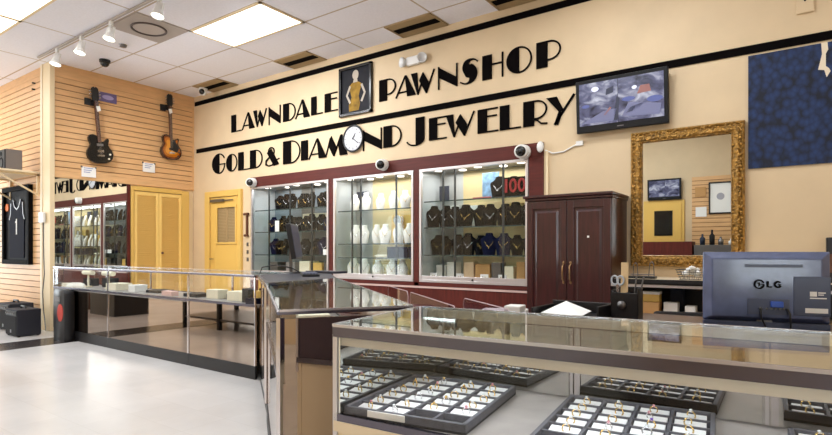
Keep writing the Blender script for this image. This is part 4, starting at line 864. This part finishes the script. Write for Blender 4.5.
# low back table with acrylic guards
t = thing('back_table', 'low cherry work table behind the slanting counter', 'table', (0, 0, 0))
TQ = [(-2.88, 3.2), (-1.17, 1.88), (-1.17, 2.85), (-2.85, 3.75)]
MB().slab(TQ, .66, .70).build('tabletop', 'cherry', t)
for p in TQ: MB().box((p[0] * .98 - .06, p[1] * .98, 0), (p[0] * .98 - .01, p[1] * .98 + .05, .66)).build('leg', 'cherry', t)
for i, (p, q, lab) in enumerate((((-2.80, 3.52), (-2.30, 3.12), 'clear acrylic guard behind the slanting counter, farthest of three'), ((-2.26, 3.09), (-1.48, 2.43), 'clear acrylic guard behind the slanting counter, middle of three'), ((-1.71, 2.90), (-1.18, 2.46), 'clear acrylic guard behind the ring counter, nearest of three'))):
    d = Vector((q[0] - p[0], q[1] - p[1], 0)); L = d.length; rz = math.atan2(d.y, d.x)
    t = thing('acrylic_guard', lab, 'acrylic guard', (p[0], p[1], .7), rz, 'acrylic guards'); H = .152
    ol = [(0, 0), (L, 0), (L, H - .03), (L - .03, H)] + [(.03, H), (.008, H - .009), (0, H - .03)]
    MB().plate(ol, -.002, .002).build('sheet', 'acry', t)
    MB().tube([(0, 0, 0), (0, 0, H - .03), (.009, 0, H - .009), (.03, 0, H), (L - .03, 0, H), (L, 0, H - .03), (L, 0, 0)], .003, 6).build('edge', 'acryedge', t)

# ------------------------------------------------------------------ work desk with monitor
t = thing('work_desk', 'dark staff desk behind the ring counter', 'desk', (-.4, 2.85, 0))
MB().box((-.75, -.33, .765), (1.3, .33, .80)).build('desktop', 'mahog', t)
for x in (-.72, 1.22):
    for y in (-.3, .25): MB().box((x, y, 0), (x + .05, y + .05, .765)).build('leg', 'blackp', t)
t = thing('computer_monitor', 'large monitor seen from behind with a grey logo, on the staff desk', 'monitor', (-.135, 2.80, .795), math.radians(13))
t.scale = (.965, 1, 1.0)
W, H = .245, .152; zc = .195; Q = tl(0, 0, zc)
b = MB(Q); pr = [(-W, -H), (W, -H), (W, H), (-W, H)]; pi_ = [(-W + .035, -H + .02), (W - .035, -H + .02), (W - .035, H - .03), (-W + .035, H - .03)]
b.add([(x, 0, z) for x, z in pr] + [(x, -.028, z) for x, z in pi_] + [(x, .02, z) for x, z in pr], [(4, 5, 6, 7), (0, 1, 5, 4), (1, 2, 6, 5), (2, 3, 7, 6), (3, 0, 4, 7), (11, 10, 9, 8), (0, 8, 9, 1), (1, 9, 10, 2), (2, 10, 11, 3), (3, 11, 8, 0)]); b.build('back_shell', 'lgback', t, .004)
MB(Q).box((-W + .012, .02, -H + .02), (W - .012, .0215, H - .012)).build('screen', 'blackg', t)
MB(Q).box((-W, -.012, -H - .028), (W, .02, -H)).build('lower_bezel', 'lgdark', t, .004)
MB(Q).box((-.08, -.031, .085), (.14, -.028, .098)).build('vent_slot', 'lgdark', t)
b = MB(Q); b.box((.105, -.030, -.118), (W - .004, -.02, .048)); b.build('side_cover', 'lgdark', t, .003)
b = MB(Q); b.box((-.07, -.0315, -.118), (.09, -.028, -.05)); b.build('port_recess', 'lgdark', t)
b = MB(Q)
for i in range(5): b.cyl((.005 + i * .016, -.036, -.092), (.005 + i * .016, -.031, -.092), .005, n=10)
b.cyl((-.02, -.04, -.093), (-.02, -.03, -.093), .008, n=10); b.build('ports', 'chrome', t)
b = MB(Q); b.box((.018, -.05, -.085), (.065, -.031, -.06)); b.build('plug', 'blue', t, .003)
b = MB(Q); b.tube([(.08, -.04, -.09), (.088, -.05, -.11), (.09, -.05, -.15), (.095, -.03, -.19)], .004); b.build('cable', 'blackp', t); b = MB(Q); b.tube([(-.02, -.04, -.093), (-.02, -.05, -.13), (.01, -.03, -.19)], .004); b.build('cable', 'blackp', t)
# logo: ring badge and the letters L G
lg = MB(Q); TT = tl(-.025, -.0285, .012)
stroke(lg, arc(0, 0, .018, .018, .35, 2 * PI, 24), .005, TT); stroke(lg, [(0, .008), (0, -.007), (.008, -.007)], .003, TT); lg.box((.004, -.014, -.0015), (.017, 0, .0015), TT); lg.cyl((-.007, -.014, .005), (-.007, 0, .005), .0025, n=8, T=TT)
T2 = tl(.008, -.0285, .0); stroke(lg, [(0, .026), (0, .001), (.015, .001)], .006, T2)
T3 = tl(.046, -.0285, .0); stroke(lg, arc(0, .0125, .011, .0125, .7, 2 * PI - .35, 16), .006, T3); lg.box((.001, -.014, .010), (.012, 0, .014), T3)
lg.build('logo', 'lglogo', t)
MB(Q).box((.148, -.0315, -.105), (.23, -.030, -.085)).build('sticker', 'paper', t)
b = MB(Q); b.box((.165, -.0315, -.035), (.19, -.030, -.015)); b.box((.195, -.0315, -.03), (.215, -.030, -.026)); b.box((.195, -.0315, -.022), (.222, -.030, -.017)); b.box((.165, -.0315, -.045), (.225, -.030, -.040)); b.build('sticker', 'paper', t)
MB().box((-.03, -.01, .008), (.03, .015, .05)).build('stand_neck', 'tiny', t); MB().lathe([(.001, .01), (.11, .008), (.115, 0)], 24).build('stand_base', 'blackp', t)
# pencil holder
t = thing('desk_organizer', 'black desk organizer holding scissors and a wooden ruler', 'desk organizer', (-.71, 2.8, .80))
b = MB(); b.box((-.065, -.05, 0), (.065, .05, .012)); b.box((-.065, -.05, 0), (-.058, .05, .15)); b.box((.058, -.05, 0), (.065, .05, .165)); b.box((-.065, .043, 0), (.065, .05, .165)); b.box((-.065, -.05, 0), (.065, -.043, .14)); b.box((.0, -.05, 0), (.006, .05, .14)); b.build('holder', 'blackp', t, .003)
MB().lathe([(.001, 0), (.02, .003), (.02, .012), (.001, .014)], 16, tl(-.01, -.052, .08) @ rot(0, PI / 2)).build('badge', 'tiny', t)
o = MB().box((-.017, -.003, 0), (.017, .003, .275)).build('wooden_ruler', 'maple'); o.location = (-.725, 2.80, .813); o.rotation_euler = (0, .02, 0); tag(o, 'pale wooden ruler standing in the black desk organizer', 'ruler')
t = thing('scissors', 'scissors with blue-white handles standing in the desk organizer', 'scissors', (-.752, 2.79, .813)); b = MB()
for s in (-1, 1): b.tube([(.014 * s + .016 * math.cos(a), 0, .185 + .022 * math.sin(a)) for a in [2 * PI * i / 16 for i in range(16)]], .0045, closed=True)
b.build('handles', mat('pale_blue_plastic', (196, 204, 214), .4), t); MB().box((-.008, -.002, .0), (.008, .002, .165)).build('blades', 'silver', t)
for i, (x, a) in enumerate(((-.675, .1), (-.662, .2))):
    o = MB().cyl((0, 0, 0), (0, 0, .21), .004).build('pen', 'tiny'); o.location = (x - .01, 2.80, .813); o.rotation_euler = (0, a, 0); tag(o, ['upright grey pen in the desk organizer', 'leaning grey pen in the desk organizer'][i], 'pen', 'pens in the organizer')
# paper tray, papers, card terminal
t = thing('paper_tray', 'black desk tray holding loose white paper', 'paper tray', (-.98, 2.78, .80), math.radians(-3)); b = MB(); b.box((-.17, -.14, 0), (.19, .14, .012)); b.box((-.17, .128, 0), (.19, .14, .07)); b.box((.178, -.14, 0), (.19, .14, .075)); b.box((-.17, -.14, 0), (-.158, .14, .05)); b.build('tray_body', 'blackp', t, .003)
o = MB().add([(-.15, -.1, .018), (.12, -.12, .012), (.13, .06, .03), (-.06, .12, .075), (-.15, -.1, .021), (.12, -.12, .015), (.13, .06, .033), (-.06, .12, .078)], [(0, 1, 2, 3), (7, 6, 5, 4), (0, 4, 5, 1), (1, 5, 6, 2), (2, 6, 7, 3), (3, 7, 4, 0)]).build('paper_sheet', 'paper'); o.scale = (.8, .8, .9); o.location = (-1.0, 2.78, .802); tag(o, 'white sheet of paper lying in the black tray', 'paper')
t = thing('card_reader', 'white counter device left of the paper tray behind the glass', 'device', (-1.33, 2.68, .701), math.radians(8))
b = MB(); b.add([(-.13, -.08, 0), (.12, -.08, 0), (.12, .08, 0), (-.13, .08, 0), (-.14, -.09, .105), (.12, -.08, .09), (.12, .08, .13), (-.14, .09, .12)], [(0, 3, 2, 1), (4, 5, 6, 7), (0, 1, 5, 4), (1, 2, 6, 5), (2, 3, 7, 6), (3, 0, 4, 7)]); b.build('shell', 'white', t, .008)
MB().box((.02, -.05, .115), (.11, .06, .15)).build('display', 'white', t, .006)

# ------------------------------------------------------------------ mahogany cupboard
t = thing('cupboard', 'dark mahogany two-door cupboard against the back wall', 'cupboard', (-1.775, 5.16, 0))
w, d = .40, .26
MB().box((-w, -d + .02, 0), (w, d, 1.62)).build('carcass', 'mahog', t)
b = MB(); b.box((-w - .02, -d - .012, 1.62), (w + .012, d, 1.645)); b.box((-w - .035, -d - .03, 1.645), (w + .02, d, 1.672)); b.build('cornice', 'mahog', t, .006)
for s in (-1, 1):
    x0, x1 = (-w + .003, -.004) if s < 0 else (.004, w - .003); D = MB(); D.box((x0, -d, .08), (x1, -d + .02, 1.61))
    D.box((x0, -d - .012, .08), (x0 + .06, -d, 1.61)); D.box((x1 - .06, -d - .012, .08), (x1, -d, 1.61)); D.box((x0 + .06, -d - .012, .08), (x1 - .06, -d, .15)); D.box((x0 + .06, -d - .012, 1.54), (x1 - .06, -d, 1.61))
    D.add([(x0 + .08, -d, .17), (x1 - .08, -d, .17), (x1 - .08, -d, 1.52), (x0 + .08, -d, 1.52), (x0 + .1, -d - .009, .19), (x1 - .1, -d - .009, .19), (x1 - .1, -d - .009, 1.5), (x0 + .1, -d - .009, 1.5)], [(4, 5, 6, 7), (0, 1, 5, 4), (1, 2, 6, 5), (2, 3, 7, 6), (3, 0, 4, 7)])
    do = D.build('door', 'mahog', t, .003); hx = -.032 if s < 0 else .036
    H = MB(); H.tube([(hx, -d - .012, .86), (hx, -d - .04, .88), (hx, -d - .045, .94), (hx, -d - .04, 1.0), (hx, -d - .012, 1.02)], .007)
    H.ball((hx, -d - .012, .85), .012, 8, s=(1, .5, 1.4)); H.ball((hx, -d - .012, 1.03), .012, 8, s=(1, .5, 1.4)); H.build('handle', mat('antique_brass', (150, 118, 84), .35, metal=.9), do)
tag(MB().box((-1.585, 5.16 - d - .016, 1.262), (-1.568, 5.16 - d - .009, 1.28)).build('sticker', 'paper'), 'tiny white sticker on the right cupboard door', 'sticker')

# ------------------------------------------------------------------ television
def television(x, y, z, w, h, lab, rz=0, tilt=.07, screen=True, detail=True):
    t = thing('television', lab, 'television', (x, y, z), rz); T = tl(0, -.10, 0) @ Matrix.Rotation(tilt, 4, 'X')
    b = MB(T); b.box((-w, 0, -h), (w, .05, h)); b.build('housing', mat('tv_black', (14, 14, 17), .45, spec=.3), t, .006)
    b = MB(); b.box((-.15, -.06, -.12), (.15, 0, .12)); b.build('wall_mount', 'blackp', t)
    e = .035; b = MB(T); b.box((-w + e, -.003, -h + .065), (w - e, 0, h - e)); so = b.build('screen', 'blackg', t)
    x0, x1, z0, z1 = -w + e, w - e, -h + .065, h - e; m = (x0 + x1) / 2 - .02
    MB(T).box((x0, -.0045, z0), (m, -.003, z1)).build('camera_feed', 'feed1', so); MB(T).box((m + .004, -.0045, z0), (x1, -.003, z1)).build('camera_feed', 'feed2', so)
    if detail:
        W_, H_ = x1 - x0, z1 - z0; P = lambda pts: [(x0 + u * W_, z0 + v * H_) for u, v in pts]
        el = lambda u, v, a, c: [(u + a * math.cos(k * PI / 8), v + c * math.sin(k * PI / 8)) for k in range(16)]
        for nm, mt, sh in (('feed_glare', 'f_white', [el(.2, .84, .045, .06), el(.67, .74, .03, .04)]), ('feed_road', 'f_road', [[(.02, .05), (.42, .05), (.46, .32), (.3, .3)], [(.52, .12), (.95, .06), (.97, .3), (.6, .42)]]), ('feed_car', 'f_dark', [[(.57, .18), (.72, .24), (.78, .38), (.62, .3)], [(.33, .66), (.42, .7), (.43, .86), (.34, .8)], [(.42, .05), (.47, .05), (.5, .55), (.46, .6)]]),
                           ('feed_blue_car', 'f_blue', [el(.9, .42, .09, .07), el(.6, .5, .08, .05), el(.08, .46, .05, .04)]), ('feed_awning', 'f_red', [[(.7, .58), (.86, .6), (.84, .76), (.74, .76)], [(.3, .2), (.33, .2), (.4, .36), (.38, .38)]])):
            for s in sh: b = MB(T); b.plate(P(s), -.0055, -.0045); b.build(nm, mt, so)
    lg = MB(T); lg.box((-.03, -.003, -h + .025), (.03, 0, -h + .034)); lg.build('logo_bar', 'tiny', t)
    return t
television(-1.415, WY, 2.568, .425, .255, 'wall mounted television showing two security camera views', 0)
# ------------------------------------------------------------------ forest wall hanging
t = thing('wall_hanging', 'dark blue forest print hung on the wall at the right edge', 'wall hanging', (0, WY, 0))
MB().box((-.375, -.014, 1.845), (.75, -.002, 2.81)).build('print', 'forest', t)
MB().plate([(.125, 2.81), (.165, 2.81), (.17, 2.75), (.155, 2.72), (.155, 2.62), (.175, 2.60), (.185, 2.575), (.16, 2.53), (.145, 2.59), (.105, 2.60), (.13, 2.72)], -.0155, -.012).build('torn_patch', 'wallw', t)
# ------------------------------------------------------------------ gilded mirror
t = thing('gilded_mirror', 'large mirror in an ornate gold frame above the back desk', 'mirror', (-.864, WY, 1.63), rx=.0)
W, H, e = .466, .632, .104
b = MB()
prof = [(0, .0), (.0, -.045), (.012, -.055), (.03, -.042), (.05, -.06), (.072, -.06), (.088, -.045), (.096, -.05), (.104, -.03), (.104, 0)]
rings = []
for dx, y in prof:
    w, h = W - dx, H - dx; rings.append([(-w, y, -h), (w, y, -h), (w, y, h), (-w, y, h)])
n = len(rings)
for i in range(n - 1):
    for j in range(4):
        k = (j + 1) % 4; b.add([rings[i][j], rings[i][k], rings[i + 1][k], rings[i + 1][j]], [(0, 1, 2, 3)])
rr = random.Random(3)
def lump(x, z, s): b.ball((x, -.056, z), s, 8, s=(1, .7, 1))
for sgn in (-1, 1):
    x = -W + .02
    while x < W - .02:
        for q in range(2): lump(x + rr.uniform(-.01, .01), sgn * (H - rr.uniform(.02, .085)), rr.uniform(.008, .0145))
        x += .015
    z = -H + .02
    while z < H - .02:
        for q in range(2): lump(sgn * (W - rr.uniform(.02, .085)), z + rr.uniform(-.01, .01), rr.uniform(.008, .0145))
        z += .015
b.build('frame', 'goldleaf', t)
MB().box((-W + e - .004, -.022, -H + e - .004), (W - e + .004, -.002, H - e + .004)).build('mirror_glass', 'mirror', t)
# ------------------------------------------------------------------ back desk
t = thing('back_desk', 'long black edged desk along the back wall under the gilded mirror', 'desk', (0, 0, 0))
MB().box((-1.365, 4.86, .885), (1.6, WY - .001, .90)).build('worktop', 'lamc', t); MB().box((-1.365, 4.835, .87), (1.6, 4.86, .903)).build('edge_band', 'blackp', t)
MB().box((-1.365, 4.85, .835), (1.6, 4.88, .857)).build('front_rail', 'alu', t); MB().box((-1.365, 4.88, .83), (1.6, WY - .001, .885)).build('apron', 'blackp', t)
MB().box((-1.365, 5.38, .0), (1.6, WY - .001, .83)).build('back_board', 'blackp', t); MB().box((-1.365, 4.95, .58), (1.6, 5.38, .60)).build('lower_shelf', 'lam', t)
for x in (-1.365, -.3, 1.55): MB().box((x, 4.9, 0), (x + .04, 5.38, .83)).build('upright', 'blackp', t)
t = thing('wire_stand', 'small wire display stand on a black base under the gilded mirror', 'display stand', (-1.14, 5.02, .90)); MB().box((-.11, -.05, 0), (.11, .05, .022)).build('base', 'blackp', t, .004); b = MB(); b.tube([(-.08, 0, .02), (-.075, 0, .12), (-.06, 0, .14), (-.045, 0, .12), (-.04, 0, .02)], .004); b.tube([(.05, 0, .02), (.06, 0, .13), (.075, 0, .15), (.09, 0, .13), (.095, 0, .02)], .004); b.tube([(-.1, 0, .035), (.1, 0, .035)], .004); b.build('wires', 'tiny', t)
t = thing('wire_basket', 'grey wire basket with crumpled white tissue on the back desk', 'basket', (-.755, 5.0, .90)); b = MB()
for k in range(5): z = .005 + k * .02; e_ = .075 + k * .008; b.tube([(-e_, -.07, z), (e_, -.07, z), (e_, .07, z), (-e_, .07, z)], .0025, 6, True)
for x in (-.08, -.04, 0, .04, .08): b.tube([(x * .8, -.07, .005), (x * 1.25, -.07, .09)], .002, 6); b.tube([(x * .8, .07, .005), (x * 1.25, .07, .09)], .002, 6)
b.build('wires', 'tiny', t)
b = MB()
for i in range(14): b.ball((rr.uniform(-.045, .05), rr.uniform(-.04, .04), rr.uniform(.035, .115)), rr.uniform(.018, .032), 6, s=(1, 1, .8))
o = b.build('tissue_paper', 'paper'); o.location = (-.745, 5.0, .905); tag(o, 'crumpled white tissue in the wire basket on the back desk', 'tissue')
B = boxthing
B('carton', 'yellow carton on the shelf under the back desk, upper of two stacked', 'box', 'boxy', -1.14, -1.00, 5.0, 5.1, .70, .79, 'cartons under the back desk', 'paper')
B('carton', 'orange brown carton on the shelf under the back desk, bottom of the stack', 'box', 'card', -1.17, -1.0, 4.98, 5.12, .60, .699, 'cartons under the back desk')
B('carton', 'dark blue carton at the rear of the shelf under the back desk', 'box', 'boxb', -.95, -.85, 5.2, 5.32, .60, .81, 'cartons under the back desk')
B('carton', 'white carton on the shelf under the back desk right of the cartons stack', 'box', 'paper', -.97, -.86, 5.02, 5.12, .60, .70, 'cartons under the back desk')
B('carton', 'small white carton at the right on the shelf under the back desk', 'box', 'paper', -.80, -.72, 5.0, 5.1, .60, .68, 'cartons under the back desk')
B('carton', 'plain brown carton standing on the shelf next to the cupboard', 'box', 'card', -1.26, -1.19, 5.0, 5.1, .60, .72, 'cartons under the back desk')
t = thing('office_chair', 'black office chair with curved armrest between staff desk and back desk', 'chair', (-.62, 4.12, 0), .3)
MB().box((-.25, -.24, .42), (.25, .24, .50)).build('seat', 'felt', t, .03); MB().box((-.22, .2, .52), (.22, .25, .70)).build('backrest', 'felt', t, .03)
for s in (-1, 1): MB().tube([(s * .27, -.15, .46), (s * .3, -.17, .58), (s * .3, -.1, .655), (s * .29, .08, .67), (s * .27, .2, .64)], .018).build('armrest', 'blackp', t)
MB().cyl((0, 0, .08), (0, 0, .42), .03).build('column', 'blackp', t); b = MB()
for k in range(5): a = 2 * PI * k / 5; b.tube([(0, 0, .09), (.27 * math.cos(a), .27 * math.sin(a), .06)], .018); b.ball((.27 * math.cos(a), .27 * math.sin(a), .03), .03, 8)
b.build('star_base', 'blackp', t)
B('storage_carton', 'open tan cardboard box behind the staff desk, left of the monitor', 'box', 'card', -.98, -.52, 3.45, 3.6, 0.0, .70)
t = thing('standing_post', 'dark post standing at the right edge behind the large monitor', 'post', (.24, 5.2, .90)); MB().box((-.09, -.08, 0), (.16, .08, .345)).build('housing', 'blackp', t, .004); MB().box((-.08, -.085, .08), (-.02, -.08, .22)).build('panel', 'rosew', t)

# ------------------------------------------------------------------ things on the street side (seen in the mirrors)
d = thing('door_3', 'yellow door', 'door', (-2.39, FY, 0)); del d['label']; del d['category']; d['kind'] = 'structure'
MB().box((-.40, 0, 0), (.40, .04, 2.2)).build('door_frame', 'yellow', d); MB().box((-.34, .04, .01), (.34, .06, 2.14)).build('door_leaf', 'yellowd', d); MB().box((-.18, .06, 1.45), (.18, .066, 1.98)).build('dark_pane', 'blackg', d); MB().ball((.28, .09, 1.0), .03).build('door_knob', 'chrome', d)
television(-2.37, FY, 2.43, .33, .22, 'small television over the yellow door opposite, seen in the gilded mirror', PI, .05, detail=False)
b = slats(-.0, 1.8, .3, 2.65); o = b.build('wall_front_slats', ['slat', 'slatshade', 'slat']); o['kind'] = 'structure'; o.rotation_euler.z = PI / 2; o.location = (-.05, FY + .03, 0)
t = thing('framed_sheet', 'black framed white sheet opposite, seen in the gilded mirror', 'picture', (-1.33, FY + .035, 2.2)); b = MB(); framed_box(b, -.21, .21, -.32, .32, 0, .03, .025); b.build('frame', 'blackp', t); MB().box((-.19, 0, -.3), (.19, .012, .3)).build('sheet', 'paper', t); MB().add([(.07 * math.cos(k * PI / 12), .013, .03 + .07 * math.sin(k * PI / 12)) for k in range(24)], [tuple(range(24))]).build('emblem', mat('emblem_grey', (170, 170, 180), .6), t)
for i, (x, z, m) in enumerate(((-1.69, 2.34, 'card'), (-1.68, 1.93, 'paper'))): tag(MB().box((x - .1, FY + .032, z - .1), (x + .1, FY + .045, z + .1)).build('wall_sign', m), ['brown notice opposite, seen in the gilded mirror', 'white notice opposite, seen in the gilded mirror'][i], 'notice')
B('low_cabinet', 'cherry topped cabinet opposite, seen in the gilded mirror', 'cabinet', 'lamc', -2.78, -1.78, FY + .1, FY + .5, 0, 1.32, None, 'cherry')
B('low_cabinet', 'white topped cabinet opposite, seen in the gilded mirror', 'cabinet', 'leathert', -1.74, -.6, FY + .1, FY + .5, 0, 1.25, None, 'tiny')
for i, (x, m, h) in enumerate(((-1.62, 'boxb', .22), (-1.45, 'felt', .3), (-1.3, 'tiny', .16), (-1.12, 'paper', .12), (-.98, 'leathert', .2))):
    o = MB(); o.lathe([(.001, 0), (.045, 0), (.05, h * .6), (.02, h * .75), (.018, h), (.001, h)], 14); q = o.build('bottle', m); q.location = (x, FY + .3, 1.25); tag(q, '%s bottle on the cabinet opposite, seen in the gilded mirror' % ['blue', 'tall black', 'grey', 'short white', 'cream'][i], 'bottle', 'bottles opposite')
t = thing('display_table', 'black display table on the shop floor, reflected in the mirrored counters', 'table', (-6.75, 1.0, 0))
MB().box((-1.0, -.52, .86), (1.0, .52, .90)).build('tabletop', 'blackp', t); MB().box((-.95, -.48, .13), (.95, .48, .16)).build('lower_shelf', 'tiny', t)
for x in (-.95, -.08, .9):
    for y in (-.48, .44): MB().box((x, y, 0), (x + .06, y + .05, .86)).build('leg', 'blackp', t)
t = thing('bar_stool', 'black stool reflected at the left of the mirrored counters', 'stool', (-10.9, 1.4, 0)); MB().cyl((0, 0, .62), (0, 0, .70), .19, n=24).build('seat', 'blackp', t)
for k in range(4): a = PI / 4 + k * PI / 2; MB().tube([(.12 * math.cos(a), .12 * math.sin(a), .62), (.2 * math.cos(a), .2 * math.sin(a), 0)], .014).build('leg', 'tiny', t)
B('storage_carton', 'brown trunk reflected at the left of the mirrored counters', 'box', 'rosew', -12.4, -11.2, .8, 1.4, 0, .8)
B('storage_carton', 'black trunk reflected beside the stool in the mirrored counters', 'box', 'blackp', -10.5, -9.6, 1.0, 1.6, 0, .75)

# ------------------------------------------------------------------ street daylight and added fill
w = bpy.data.worlds.new('World'); bpy.context.scene.world = w; w.use_nodes = True
w.node_tree.nodes['Background'].inputs[0].default_value = (.95, .98, 1, 1); w.node_tree.nodes['Background'].inputs[1].default_value = 1.6
L = bpy.data.lights.new('outside_light', 'AREA'); L.shape = 'RECTANGLE'; L.size = 2.8; L.size_y = 4.6; L.energy = 215; L.color = (.86, .94, 1)
o = bpy.data.objects.new('outside_light', L); COL.objects.link(o); o.location = (SX - .5, .8, 1.4); o.rotation_euler = (0, -PI / 2 - .3, 0)

for x, wd, en in ((-10.15, 1.8, 45), (1.9, 1.4, 70)):  # added fill lamps outside the made-up front windows
    L = bpy.data.lights.new('outside_light', 'AREA'); L.shape = 'RECTANGLE'; L.size = wd; L.size_y = 2.6; L.energy = en; L.color = (.86, .94, 1)
    o = bpy.data.objects.new('outside_light', L); COL.objects.link(o); o.location = (x, FY - .9, 1.1); o.rotation_euler = (PI / 2 + .45, 0, 0)

# ------------------------------------------------------------------ camera
cam = bpy.data.cameras.new('camera'); co = bpy.data.objects.new('camera', cam); COL.objects.link(co)
co.location = (0, 0, 1.15); co.rotation_euler = (PI / 2, 0, math.radians(35.56))
cam.sensor_width = 36; cam.lens = 36 * 540 / 832; cam.shift_y = 32.5 / 832; cam.clip_start = .02
sc = bpy.context.scene; sc.camera = co
sc.view_settings.view_transform = 'Standard'; sc.view_settings.look = 'None'; sc.view_settings.gamma = 1; sc.view_settings.use_curve_mapping = False
sc.view_settings.exposure = 0.22
cy = sc.cycles; cy.max_bounces = 14; cy.transparent_max_bounces = 32; cy.glossy_bounces = 8; cy.diffuse_bounces = 5; cy.sample_clamp_indirect = 6; cy.caustics_reflective = False; cy.caustics_refractive = False
